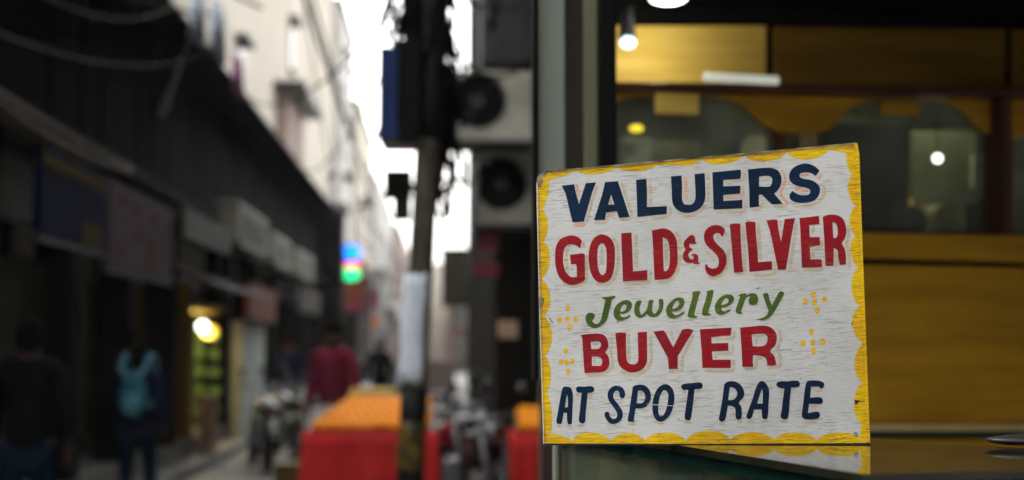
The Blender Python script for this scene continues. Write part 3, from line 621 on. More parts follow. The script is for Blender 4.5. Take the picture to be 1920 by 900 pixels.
# shutter guide and door posts at the left of the shop
def post(name, x0, x1, y0, y1, Y, dep, m_, label):
    a = atY(x0, 450, Y); b_ = atY(x1, 450, Y); z1 = atY(x0, y0, Y).z; z0 = 0.0 if y1 is None else atY(x0, y1, Y).z
    return MB().b2((a.x, Y, z0), (b_.x, Y + dep, z1)), name, m_, label
door = empty('door_frame', (.24, 2.6, 0), 0, 'tall pale and black shutter channels left of the shop opening', 'door frame')
for args in (('outer_post', 1000, 1012, -120, 712, 2.62, .05, 'black_frame', 'black outer post'),
             ('guide_channel', 1013, 1060, -120, 712, 2.66, .05, 'pale_shutter', 'pale grey channel'),
             ('recess', 1050, 1104, -120, None, 2.74, .05, 'maroon_board', 'dark recess'),
             ('inner_channel', 1100, 1126, -120, None, 2.66, .05, 'khaki_channel', 'khaki channel'),
             ('inner_post', 1127, 1158, -120, None, 2.60, .06, 'black_frame', 'black inner post'),
             ('foot_box', 1016, 1048, 712, None, 2.64, .07, 'maroon_board', 'dark foot of the frame')):
    mb, nm, m_, lb = post(*args); mb.v = [v - door.location for v in mb.v]; tag(mb.build(nm, m_, door, bevel=.003), lb)

# ================================================================ LEFT STREET SIDE: low black timber building and its shopfronts
XL = -3.3
def yl(px): return atX(px, 650, XL).y
lb_ = empty('dark_timber_building', (XL - 1, 25, 0), 0, 'long low black timber building with shops along the left side of the street', 'building')
def lpart(name, a, b_, m_, bevel=0, par=None, lab=None):
    mb = MB().b2(a, b_); mb.v = [v - lb_.location for v in mb.v]; o = mb.build(name, m_, lb_, bevel=bevel)
    if lab: o['label'] = lab
    return o
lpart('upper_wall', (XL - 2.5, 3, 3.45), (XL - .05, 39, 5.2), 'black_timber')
b = MB().prism([(XL + .6, 2, 4.93), (XL + .6, 2, 4.99), (XL - .3, 2, 5.45), (XL - 2.6, 2, 5.6), (XL - 2.6, 2, 5.4), (XL - .3, 2, 5.32)], (0, 37.0, 0))
b.v = [v - lb_.location for v in b.v]; b.build('roof', 'dark_tarp', lb_)
b = MB()
y = 3.3
while y < 38.5: b.b2((XL - .05, y, 3.5), (XL - .035, y + .05, 5.1)); y += random.uniform(.5, 2.2)
b.v = [v - lb_.location for v in b.v]; tag(b.build('batten', 'black_timber', lb_), kind='stuff')
# awning shelf between storeys
b = MB().prism([(XL + .18, 3, 3.22), (XL + .18, 3, 3.30), (XL - .02, 3, 3.5), (XL - .02, 3, 3.4)], (0, 43.4, 0))
b.v = [v - lb_.location for v in b.v]; b.build('eave', 'dark_tarp', lb_)
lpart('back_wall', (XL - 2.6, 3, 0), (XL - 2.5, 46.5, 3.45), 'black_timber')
lpart('plinth', (XL - 2.5, 3, 0), (XL - .02, 46.5, .35), 'kerb_stone')
piers = [8, 10.4, 12.9, 15.2, 17.6, 22.0, 24.9, 27.8, 31, 34.5, 38.5, 42.5, 46.2]
for i, y in enumerate(piers):
    lpart('pier', (XL - .35, y, .35), (XL - .0, y + .32, 3.3), 'dark_plaster', .01)
for i in range(len(piers) - 1):
    y0, y1 = piers[i] + .32, piers[i + 1]
    if i == 4: continue
    m_ = ['black_timber', 'dark_plaster', 'shop_green', 'black_timber', 'dark_plaster'][i % 5]
    lpart('shop_partition', (XL - 1.6, y0, .35), (XL - 1.5, y1, 3.3), m_)
    lpart('shop_lintel', (XL - .2, y0, 2.55), (XL - .1, y1, 3.3), ['dark_plaster', 'grimy_beige', 'black_timber', 'brown_awning'][i % 4])
    if i % 3 == 1: lpart('display_window', (XL - .28, y0 + .1, .7), (XL - .22, y1 - .1, 2.3), 'case_glass')
# the lit shop
y0, y1 = yl(365), yl(425)
lpart('lit_room_back', (XL - 1.4, y0, .35), (XL - 1.3, y1, 2.4), 'shop_green')
lpart('lit_room_side', (XL - 1.3, y1, .35), (XL - .05, y1 + .1, 2.4), 'shop_green')
lpart('door_trim', (XL - .12, y0 + .02, .35), (XL - .02, y0 + .16, 2.0), 'plywood_light')
lpart('lit_room_side', (XL - 1.3, y0 - .15, .35), (XL - .05, y0, 2.4), 'plywood')
lpart('lit_room_ceiling', (XL - 1.3, y0, 2.05), (XL - .05, y1, 2.15), 'plywood_light')
b = MB()
for i in range(5):
    for j in range(4): b.box((XL - .15 - j * .22, y1 - .14, .6 + i * .28), (random.uniform(.1, .2), .2, random.uniform(.1, .2)))
tag(b.build('goods', 'shop_green'), 'green tinted goods shelved inside the small lit shop on the left', 'goods', kind='stuff')
q = Vector((XL - .12, (y0 + y1) / 2 - .1, 1.84))
hl = empty('hanging_lamp', q, 0, 'bright white bulb at the top of the small lit doorway', 'lamp')
MB().ell((0, 0, 0), (.075, .075, .075)).build('bulb', 'lamp_white', hl, smooth=True); MB().cyl((0, 0, .07), (0, 0, .19), .012, 8).build('cord', 'black_frame', hl)
hl = empty('hanging_lamp', q + Vector((0, .62, -.07)), 0, 'yellow lamp in the small lit doorway right of its white bulb', 'lamp')
MB().ell((0, 0, 0), (.12, .12, .10)).build('bulb', 'lamp_warm', hl, smooth=True); MB().cyl((0, 0, .09), (0, 0, .27), .012, 8).build('cord', 'black_frame', hl)
point('lit_shop_light', q + Vector((-.1, .3, -.2)), 6, (1, .78, .32), .08)
tag(MB().b2((XL - .02, yl(430), .13), (XL + .2, yl(474), 1.95)).build('shop_pillar', 'pale_column', bevel=.02), 'pale green white square pillar right of the small lit shop', 'pillar')
tag(MB().cyl((XL + .14, yl(372), .13), (XL + .14, yl(372), .86), .13, 16).build('bollard', 'peach_plinth', bevel=.02), 'peach coloured round pedestal in front of the small lit shop', 'bollard')
tag(MB().cyl((-3.02, 14.35, 1.18), (-3.0, 14.7, 1.18), .035, 10).build('neon_tube', 'lamp_cool'), 'small glowing pale cyan light beside the walker with the backpack', 'lamp')
# boards
def board(px0, px1, ztop, zbot, x, m_, label, bev=.01):
    r_ = empty('shop_board', (x, (yl(px0) + yl(px1)) / 2, zbot), 0, label, 'sign')
    hw = abs(yl(px1) - yl(px0)) / 2
    MB().b2((-.03, -hw, 0), (.03, hw, ztop - zbot)).build('panel', m_, r_, bevel=bev)
    MB().b2((-.04, -hw - .03, -.03), (.02, hw + .03, 0)).build('frame_rail', 'dark_metal', r_)
    return r_, hw
zt = lambda px, py: atX(px, py, XL + .12).z
r_, hw = board(-60, 84, 2.98, 2.33, XL + .45, 'blue_board', 'dark blue shop board with yellow band at the far left')
MB().b2((.032, -hw, .50), (.036, hw, .60)).build('yellow_band', 'yellow_print', r_)
MB().b2((.032, .2, .02), (.036, hw * .8, .2)).build('yellow_patch', 'yellow_print', r_)
r_, hw = board(93, 232, 2.98, 2.22, XL + .45, 'pink_board', 'pale pinkish shop board with smudged red lettering')
b = MB()
for i, (yy, zz, w_) in enumerate([(-.7, .58, .25), (-.3, .56, .3), (.25, .52, .4), (.75, .50, .3), (-.25, .3, .35), (.2, .27, .4), (.65, .33, .25), (-.75, .15, .2), (.1, .12, .5)]):
    MB().b2((.032, yy * hw, zz - .03), (.036, yy * hw + w_ * .5, zz + .09)).build('red_smudge', 'red_print', r_)
r_, hw = board(250, 352, 3.06, 2.78, XL + .5, 'grimy_beige', 'long grimy beige fascia board right of the pink board')
r_, hw = board(418, 475, 2.52, 1.98, XL + .35, 'rust_board', 'rust brown square board hanging above the lit shop')
r_, hw = board(520, 565, 2.8, 2.3, XL + .4, 'brown_awning', 'small brown board beyond the rust brown one')
b = MB().prism([(XL + .0, yl(300), 2.55), (XL + .75, yl(300), 2.25), (XL + .75, yl(300), 2.22), (XL, yl(300), 2.5)], (0, 5.2, 0))
tag(b.build('awning', 'brown_awning'), 'sagging brown awning over the shops beside the lit doorway', 'awning')
def ac_left(px0, px1, z0, z1, label, m_='ac_beige'):
    ya, yb = yl(px0), yl(px1); r_ = empty('air_conditioner', (XL + .35, (ya + yb) / 2, z0), 0, label, 'air conditioner', 'air conditioners over the shops')
    h = z1 - z0; hw = abs(yb - ya) / 2
    MB().b2((-.16, -hw, 0), (.16, hw, h)).build('casing', m_, r_, bevel=.015)
    b = MB()
    for k in range(7): b.b2((.16, -hw * .8, h * (.15 + k * .11)), (.172, hw * .8, h * (.19 + k * .11)))
    tag(b.build('vent_slat', 'dark_grille', r_), kind='stuff')
    MB().b2((-.3, -hw * .8, -.04), (.16, hw * .8, 0)).build('bracket', 'dark_metal', r_)
ac_left(373, 438, 2.98, 3.55, 'tall beige air conditioner box above the awning, nearest of the row', 'ac_beige')
ac_left(452, 492, 2.95, 3.45, 'smaller grey beige air conditioner, second of the row')
ac_left(508, 542, 2.95, 3.45, 'small beige air conditioner, farthest of the row')

# overhead cables
def sag(a, b_, s, n=14):
    a, b_ = Vector(a), Vector(b_)
    return [a.lerp(b_, t / n) - Vector((0, 0, s * 4 * (t / n) * (1 - t / n))) for t in range(n + 1)]
b = MB()
e0 = atX(-80, 140, XL + .42); e1 = atX(242, 318, XL + .42)
for i in range(16):
    o = Vector((random.uniform(-.07, .07), 0, random.uniform(-.09, .09)))
    b.tube(sag(e0 + o, e1 + o * .5, random.uniform(.02, .12)), random.uniform(.012, .02), 6)
tag(b.build('cable_bundle', 'cable_dusty', smooth=True), 'thick bundle of dusty cables sagging above the shop boards', 'cables')
WL = [((-3.2, 6, 4.4), (-2.6, 16, 5.3), .35, .018), ((-3.3, 7, 5.4), (-1.8, 14, 4.9), .3, .016), ((-3.2, 8.5, 3.2), (-3.0, 24, 3.4), .25, .02), (tuple(atY(562, -30, 24)), tuple(atY(708, 400, 62)), .1, .045), (tuple(atY(578, -30, 24)), tuple(atY(716, 420, 62)), .3, .03),
      ((-1.9, 14, 8.5), (-3.1, 47, 4.2), .6, .014), ((.0, 6.6, 3.4), (-3.2, 22, 5.6), .5, .01), ((.02, 6.6, 3.5), (-3.2, 30, 5.6), .7, .01)]
WLB = ['faint cable crossing the black upper wall at the top left', 'cable slanting over the black wall below the roofline', 'low cable strung under the eave of the dark shops', 'dark cable running down across the pale buildings', 'thinner cable beside the dark one over the pale buildings',
       'cable slanting towards the far end of the black roof', 'thin cable from the street pole to the black roof', 'second thin cable from the street pole to the farther roof']
WL += [(tuple(atX(-60, 40, -2.5)), tuple(atX(400, 92, -2.72)), .22, .008), (tuple(atX(60, -20, -2.5)), tuple(atX(330, 10, -2.7)), .16, .007)]
WLB += ['dusty cable swagging across the black upper storey at top left', 'short dusty cable loop at the very top left']
for (a, c_, s, r__), lb in zip(WL, WLB):
    tag(MB().tube(sag(a, c_, s, 20), r__, 6).build('overhead_cable', 'brown_awning' if ('dusty' in lb or 'black upper' in lb or 'roofline' in lb) else 'cable_black', smooth=True), lb, 'cable', 'overhead cables')
tag(MB().box((0, 0, 0), (.05, 1, .05), mtx=Matrix.Translation(atX(330, 140, XL + .5)) @ Matrix.Rotation(R(38), 4, 'X') @ Matrix.Scale(1.9, 4, (0, 1, 0))).build('roof_strut', 'brown_awning'), 'brown wooden strut slanting up to the black roofline', 'strut')
# laundry and clutter on the roof edge
for i, (px, py0, py1, w_, m_, lb) in enumerate([(447, 110, 178, .35, 'purple_cloth', 'faded purple cloth hanging at the black roof edge'), (410, 15, 100, .5, 'white_cloth', 'bluish white sheet hanging over the black roof'), (372, -10, 70, .4, 'white_cloth', 'white cloth at the top left of the sky gap')]):
    a = atX(px, py0, XL + .64); c_ = atX(px, py1, XL + .64)
    b = MB(); nn = 10
    for k in range(nn + 1):
        yy = a.y - w_ + 2 * w_ * k / nn; xo = .05 * math.sin(k * 1.9)
        b.v += [Vector((a.x + xo, yy, a.z)), Vector((a.x + xo * 2, yy, c_.z - .05 * (k % 3)))]
    for k in range(nn): b.f.append([2 * k, 2 * k + 1, 2 * k + 3, 2 * k + 2])
    o = b.build('hanging_cloth', m_, smooth=True); so = o.modifiers.new('s', 'SOLIDIFY'); so.thickness = .01
    tag(o, lb, 'cloth')

# ================================================================ pale tall buildings beyond, both sides
def building(name, x0, x1, y0, y1, h, m_, label, face, z0=0, wins=True, storeys=None, big=False, skip=.15):
    cx, cy = (x0 + x1) / 2, (y0 + y1) / 2
    r_ = empty(name, (cx, cy, 0), 0, label, 'building')
    MB().b2((x0 - cx, y0 - cy, z0), (x1 - cx, y1 - cy, h)).build('wall', m_, r_)
    MB().b2((x0 - cx - .12, y0 - cy - .12, h), (x1 - cx + .12, y1 - cy + .12, h + .22)).build('parapet', 'grey_wall', r_)
    X = (x1 if face > 0 else x0) - cx
    st = storeys or int((h - z0) // 3); proto = None; pl = None
    for k in range(st):
        z = z0 + 1 + k * 3
        n = max(1, int((y1 - y0) / 3.6))
        for j in range(n):
            if random.random() < skip: continue
            yy = y0 - cy + (j + .5) * (y1 - y0) / n
            w = MB().b2((-.04, -.55, 0), (.05, .55, 1.5)) if proto is None else None
            if proto is None:
                proto = w.build('window', 'far_window', r_); proto.location = (X, yy, z); wn = proto
                MB().b2((-.05, -.7, 1.5), (.3, .7, 1.6)).build('lintel', 'grey_wall', proto)
                MB().b2((-.05, -.65, -.08), (.14, .65, 0)).build('sill', 'grey_wall', proto)
                if face < 0: proto.rotation_euler = (0, 0, math.pi)
                bpy.context.view_layer.update()
            else:
                wn = copy_tree(proto, r_); wn.location = (X, yy, z)
        if k % 2 == 1 and (y1 - y0) > 8 and skip < .7:
            ya = y0 - cy + (y1 - y0) * .2; f = 1 if face > 0 else -1
            MB().b2((X, ya, z - 1), (X + f * .5, ya + (y1 - y0) * .3, z - .88)).build('balcony', 'grey_wall', r_)
    return r_
building('pale_building', -14, -4.7, 16, 60, 27, 'cream_wall', 'tall cream plastered building rising behind the black roof', 1, storeys=8, skip=.8)
building('pale_building', -12, -4.4, 60.2, 69, 16.2, 'white_wall', 'off white building next along from the tall cream one', 1, skip=.5)
building('pale_building', -12, -4.2, 69.2, 84, 13.4, 'cream_wall', 'lower cream building third along the left side', 1)
building('pale_building', -12, -4.0, 84.2, 112, 11.4, 'white_wall', 'low whitish building far down the left side', 1)
building('pale_building', -12, -3.6, 112.2, 160, 11, 'pink_wall', 'pinkish building at the far left end of the street', 1)
building('corner_house', -9, -3.7, 47.5, 50, 5.2, 'grey_wall', 'small grey corner house just past the black building', 1, wins=True)
building('corner_house', -7, -2.78, 39.3, 40.6, 5.3, 'dark_plaster', 'dark narrow house closing the far end of the black building', 1)
building('corner_house', -4.4, -3.3, 55, 66, 4.6, 'dark_plaster', 'dark low shop house beneath the off white building', 1)
building('corner_house', -4.2, -3.0, 70, 82, 5.2, 'grey_wall', 'grey low shop house in mid distance on the left', 1)
building('end_building', -3.4, 3, 165, 180, 9.5, 'white_wall', 'pale building closing off the street in the distance', -1)
building('far_building', .9, 8, 26, 40, 4.3, 'dark_plaster', 'dark low building beyond the air conditioners on the right', -1)
building('far_building', 1.3, 9, 40.2, 62, 5.4, 'grey_wall', 'grey building further along the right side', -1)
building('far_building', 1.5, 9, 62.2, 110, 5.2, 'white_wall', 'pale building far down the right side', -1)
building('far_building', 1.3, 9, 110.2, 165, 7.0, 'cream_wall', 'cream building at the far right end of the street', -1)
building('unseen_building_row', -12, -3.6, -34, 1.8, 5, 'grey_wall', 'unseen grey building row added behind the viewer on the left side', 1)  # unseen row added behind the camera, kept low so the sign stays lit
building('unseen_building_row', .9, 9, -34, -1.5, 13, 'grey_wall', 'unseen grey building row added behind the viewer on the right side', -1)  # unseen row added tall to block sky light from the right
for i, (x0, x1, y0, y1, h, m_, lb) in enumerate([(-3.0, -1.6, 128, 134, 7.5, 'grey_wall', 'narrow grey house far down the street left of centre'), (-1.4, .2, 150, 156, 10.0, 'cream_wall', 'tall narrow cream house at the vanishing point'),
        (.2, 1.4, 118, 124, 5.0, 'pink_wall', 'small pinkish house far down on the right'), (.75, 1.6, 84, 90, 5.4, 'grey_wall', 'grey stair tower jutting out far down on the right')]):
    building('distant_house', x0, x1, y0, y1, h, m_, lb, -1)
rs = random.Random(11)
cols = ['rust_board', 'grey_wall', 'grimy_beige', 'pink_banner', 'pink_wall', 'white_wall', 'dark_plaster']
ccol = ['rust brown', 'grey', 'grimy beige', 'dull red', 'pinkish', 'off white', 'blackish']
SIDE = ['jutting out left below pale buildings', 'jutting out right beyond air conditioners']
DIST = ['nearest', 'second', 'third', 'fourth', 'fifth', 'sixth', 'farthest']
for side in (0, 1):
    for k in range(7):
        Y = 54 + k * 11 + rs.uniform(-2, 2) if side == 0 else 28 + k * 12 + rs.uniform(-1, 2)
        w, h = rs.uniform(.5, 1.0), rs.uniform(.6, 1.6); x = (-3.7 + w / 2 if side == 0 else (.9 if Y < 40 else 1.3 if Y < 62 else 1.5) - w / 2); z = rs.uniform(2.4, 4.2) if side == 0 else rs.uniform(1.9, 2.6)
        q = cols[(k * 3 + side * 2) % 7]; r_ = empty('hanging_board', (x, Y, z), 0, f'{ccol[(k * 3 + side * 2) % 7]} board {SIDE[side]}, {DIST[k]} of seven', 'sign', 'boards jutting over the street')
        MB().b2((-w / 2, -.05, 0), (w / 2, .05, h)).build('panel', q, r_, bevel=.01)
        MB().b2((-w / 2 - .06, -.02, h), (w / 2 + .06, .02, h + .04)).build('bracket', 'dark_metal', r_)
# window box with dark lintel on the cream building
cb = atX(520, 240, -4.9)
wb = empty('bay_window', (cb.x, cb.y, cb.z - 1.2), 0, 'boxy bay with a dark flat hood on the cream building', 'bay window')
MB().b2((-.1, -2.2, 0), (.55, 2.2, 1.9)).build('bay', 'pink_wall', wb); MB().b2((-.1, -2.8, 1.9), (1.1, 2.8, 2.1)).build('hood', 'dark_metal', wb)
# LED sign and banners hung on the left at mid distance
c_ = atX(658, 492, -2.9)
ls = empty('lit_sign', (c_.x, c_.y, c_.z), 0, 'glowing blue, red and green sign hung above the far end of the dark shops', 'sign')
MB().b2((-.2, -.05, -.6), (.2, .06, .56)).build('housing', 'dark_metal', ls)
MB().ell((0, -.075, .29), (.31, .03, .24), 24, 12).build('blue_panel', 'led_blue', ls)
MB().b2((-.28, -.085, -.11), (.28, -.061, -.02)).build('red_strip', 'led_red', ls)
MB().b2((-.25, -.085, -.27), (.25, -.061, -.13)).build('yellow_strip', 'led_yellow', ls)
MB().ell((0, -.075, -.38), (.31, .03, .19), 24, 12).build('green_panel', 'led_green', ls)
MB().b2((-.6, -.02, .56), (-.26, .02, .6)).build('bracket', 'dark_metal', ls)
for px, py, Y, w, h, m_, lb in [(665, 576, 44, .62, .36, 'pink_banner', 'pinkish red cloth banner under the glowing sign'), (703, 604, 52, .24, .4, 'orange_banner', 'small orange banner right of the pink one'),
                            (915, 450, 11.4, .16, .18, 'pink_banner', 'red and white board high on the right below the air conditioners'), (912, 505, 11.5, .20, .12, 'pink_banner', 'lower pink board on the right below the air conditioners'), (952, 618, 11.5, .16, .14, 'peach_plinth', 'pale pinkish square board low on the right')]:
    p = atY(px, py, Y); tag(MB().box(p, (w, .05, h)).build('banner', m_, bevel=.01), lb, 'banner')

# ================================================================ RIGHT: air conditioner wall
ra = empty('right_building', (1.3, 12.2, 0), 0, 'dark grimy building carrying the air conditioners', 'building')
xw0 = atY(928, 400, 11.8).x
for nm, a, c2_, m_ in (('wall', (xw0, 11.8, 0), (4, 25, 13), 'dark_plaster'), ('unseen_side_wing', (.82, 5.7, 0), (4, 11.79, 13), 'dark_plaster'), ('drain_pipe', (xw0 + .30, 11.66, 0), (xw0 + .38, 11.74, 6.5), 'pole_black'), ('plinth', (xw0 - .02, 11.6, 0), (4, 11.8, 1.0), 'maroon_board')):  # wing is hidden from view, added tall to block sky light
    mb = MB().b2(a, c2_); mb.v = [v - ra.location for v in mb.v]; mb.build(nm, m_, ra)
def ac_unit(px0, px1, py0, py1, fx, fy, fr, Y, label):
    a = atY(px0, py1, Y); c_ = atY(px1, py0, Y); f = atY(fx, fy, Y); r = fr / FPX * Y
    r_ = empty('air_conditioner', ((a.x + c_.x) / 2, Y + .15, a.z), 0, label, 'air conditioner', 'outdoor air conditioner units on the right wall')
    o = r_.location; hw = (c_.x - a.x) / 2; h = c_.z - a.z; fz = f.z - a.z; fxx = f.x - o.x
    # casing with a round fan opening
    outer = [(-hw, 0), (hw, 0), (hw, h), (-hw, h)]; hole = [(fxx + r * math.cos(t * math.pi / 16), fz + r * math.sin(t * math.pi / 16)) for t in range(32)]
    mb = MB(); mb.sheet([outer, hole], -.30, 0); k = len(mb.v)
    mb.v += [Vector((x, y, -.30)) for x, y in outer]; mb.f.append([k, k + 1, k + 2, k + 3])
    mb.v = [Vector((v.x, -.15 - v.z, v.y)) for v in mb.v]; mb.build('casing', 'ac_beige', r_)
    MB().cyl((fxx, -.13, fz), (fxx, -.10, fz), r * .2, 16).build('fan_hub', 'white_wall', r_)
    b = MB()
    for k in range(3):
        t = k * 2.094; b.box(None, (r * .75, .01, r * .42), mtx=Matrix.Translation((fxx, -.09, fz)) @ Matrix.Rotation(t, 4, 'Y') @ Matrix.Translation((r * .5, 0, 0)) @ Matrix.Rotation(R(25), 4, 'X'))
    b.build('fan_blade', 'dark_grille', r_)
    b = MB()
    for k in range(1, 9): b.torus((fxx, -.165, fz), r * k / 8, .0035, 'Y', 28, 5)
    for k in range(8): t = k * math.pi / 8; b.tube([(fxx - r * math.cos(t), -.168, fz - r * math.sin(t)), (fxx + r * math.cos(t), -.168, fz + r * math.sin(t))], .003, 5)
    b.build('grille', 'dark_grille', r_)
    MB().b2((-hw, -.2, -.05), (hw, .2, -.005)).build('bracket', 'dark_metal', r_)
    mb = MB().b2((-hw + .03, -.1, .02), (hw - .03, .14, h - .02)); mb.f = [f_ for f_ in mb.f]; 
    MB().b2((-hw + .02, .02, .02), (hw - .02, .13, h - .02)).build('coil_block', 'dark_grille', r_)
ac_unit(842, 998, 134, 262, 896, 188, 53, 10.9, 'upper air conditioner unit with a round black fan, right of the pole')
ac_unit(882, 1002, 280, 420, 940, 343, 50, 11.3, 'lower air conditioner unit with a round black fan')
b = MB().b2(tuple(atY(902, 118, 11.2)), tuple(atY(1010, -60, 11.75))); tag(b.build('meter_box', 'dark_metal', bevel=.02), 'black box mass above the upper air conditioner', 'box')
tag(MB().tube([atY(893, 250, 11.0), atY(893, 330, 11.0), atY(885, 430, 11.0), atY(880, 560, 11.1)], .03, 8).build('drain_hose', 'grey_metal', smooth=True), 'grey hose hanging beside the lower air conditioner', 'hose')

# ================================================================ STREET POLE with posters, boxes, wire tangle
YP = 6.5
pt = atY(822, -100, YP); pb = atY(768, 900, YP); dirp = (pt - pb).normalized()
base = pb + dirp * (-pb.z / dirp.z); top = pt + dirp * 2.2
def pol(t): return base + dirp * t
pole = empty('street_pole', base, 0, 'leaning grimy steel street pole with torn posters and a yellow banded foot', 'pole')
def pp(mb): mb.v = [v - pole.location for v in mb.v]; return mb
Lp = (top - base).length
b = MB(); nseg = 30
b.tube([pol(Lp * i / nseg) for i in range(nseg + 1)], [.060 - .008 * i / nseg for i in range(nseg + 1)], 18); pp(b).build('shaft', 'pole_steel', pole, smooth=True)
def band(py0, py1, r, nm, m_, jig=0):
    t0_ = (atY(795, py1, YP) - base).dot(dirp); t1_ = (atY(795, py0, YP) - base).dot(dirp)
    return pp(MB().tube([pol(t0_ + (t1_ - t0_) * k / 6) for k in range(7)], [r + random.uniform(-jig, jig) for k in range(7)], 18)).build(nm, m_, pole, smooth=True)
band(-140, 262, .064, 'tar_wrap', 'pole_black', .003)
band(725, 1100, .062, 'black_band', 'pole_black', .002)
band(792, 905, .0635, 'yellow_band', 'worn_yellow_band', .002)
for (py0, py1, a0, a1, nm) in [(516, 716, 2.6, 5.2, 'poster'), (640, 722, 2.2, 3.6, 'poster_flap')]:
    t0_ = (atY(795, py1, YP) - base).dot(dirp); t1_ = (atY(795, py0, YP) - base).dot(dirp); b = MB(); nn = 10; mm = 8
    for j in range(mm + 1):
        for i in range(nn + 1):
            a = a0 + (a1 - a0) * i / nn; rr = .066 + .006 * math.sin(i * 1.3 + j) + (.07 * (1 - i / nn) ** 2 * (1 - j / mm) if nm == 'poster_flap' else .01 * (1 - i / nn))
            b.v.append(pol(t0_ + (t1_ - t0_) * j / mm) + Vector((math.cos(a) * rr, math.sin(a) * rr, .01 * math.sin(i * 2.2))))
    for j in range(mm):
        for i in range(nn): k = j * (nn + 1) + i; b.f.append([k, k + 1, k + nn + 2, k + nn + 1])
    o = pp(b).build(nm, 'paper', pole, smooth=True); so = o.modifiers.new('s', 'SOLIDIFY'); so.thickness = .002
a = atY(712, 266, YP); c_ = atY(748, 97, YP)
jb = empty('junction_box', ((a.x + c_.x) / 2, YP, a.z), 0, 'blue and black electrical box fixed on the street pole', 'electrical box')
hw = (c_.x - a.x) / 2; h = c_.z - a.z
MB().b2((-hw, -.12, 0), (hw, .12, h)).build('blue_door', 'blue_panel', jb, bevel=.008)
MB().b2((hw, -.14, -.02), (hw + .10, .14, h + .03)).build('casing', 'black_frame', jb, bevel=.008)
MB().b2((hw - .07, -.13, -.03), (hw + .12, .1, -.001)).build('bracket', 'dark_metal', jb)
a = atY(722, 412, YP); c_ = atY(772, 322, YP)
jb = empty('meter_box', ((a.x + c_.x) / 2, YP, a.z), 0, 'small dark tapering box clamped to the pole below the blue box', 'meter box')
hw = (c_.x - a.x) / 2; h = c_.z - a.z
MB().b2((-hw, -.07, h * .45), (hw, .07, h)).build('casing', 'dark_plaster', jb, bevel=.006); MB().b2((-hw * .3, -.06, 0), (hw * .9, .06, h * .45)).build('cable_gland', 'pole_black', jb, bevel=.006)
MB().b2((hw, -.02, h * .6), (hw + .07, .02, h * .75)).build('bracket', 'dark_metal', jb)
b = MB(); rnd = random.Random(3)
def wob(p, q, n, j, r):
    p, q = Vector(p), Vector(q); pts = []
    for i in range(n + 1):
        e = math.sin(math.pi * i / n); pts.append(p.lerp(q, i / n) + Vector((rnd.uniform(-j, j), rnd.uniform(-j, j), rnd.uniform(-j, j))) * e)
    b.tube(pts, r, 5)
for i in range(90):
    x = rnd.gauss(800, 22); y0_ = rnd.uniform(-120, 60); x1_ = x + rnd.gauss(0, 26); y1_ = y0_ + rnd.uniform(80, 230)
    wob(atY(x, y0_, YP + rnd.uniform(-.1, .3)), atY(x1_, y1_, YP + rnd.uniform(-.1, .2)), 7, .03, rnd.uniform(.006, .014))
for i in range(16):
    x = rnd.uniform(905, 1000); y0_ = rnd.uniform(-150, -30)
    wob(atY(x, y0_, YP + rnd.uniform(.3, 3)), atY(x - rnd.uniform(-30, 60), y0_ + rnd.uniform(40, 110), YP + rnd.uniform(.1, .6)), 7, .05, rnd.uniform(.008, .02))
for i in range(22):
    x = rnd.uniform(800, 838); y0_ = rnd.uniform(100, 300)
    wob(atY(x, y0_, YP + .05), atY(x + rnd.uniform(-10, 26), y0_ + rnd.uniform(60, 180), YP + .1), 6, .03, rnd.uniform(.006, .012))
for i in range(9):
    x = rnd.uniform(832, 848)
    wob(atY(x, 120, YP + 1), atY(x + rnd.uniform(-30, 30), rnd.uniform(330, 420), YP + 2), 6, .06, rnd.uniform(.01, .018))
for i in range(10):
    x = rnd.uniform(700, 745)
    wob(atY(x, -60, YP), atY(x + rnd.uniform(15, 50), rnd.uniform(40, 120), YP), 6, .03, rnd.uniform(.004, .009))
tag(b.build('wire_tangle', 'cable_black', smooth=True), 'dense tangle of black wires around the top of the street pole', 'wires', kind='stuff')
for i, (a, c2_, lb) in enumerate([((810, -40), (1010, -20), 'slack black cable from the pole to the right, uppermost'), ((812, 60), (1000, 100), 'slack black cable from the pole towards the upper air conditioner'), ((812, 215), (905, 300), 'black cable drooping from the pole to the lower air conditioner')]):
    tag(MB().tube(sag(atY(*a, YP), atY(*c2_, 10.8), .15 + .05 * i), .011, 7).build('slack_cable', 'cable_black', smooth=True), lb, 'cable', 'slack cables on the pole')

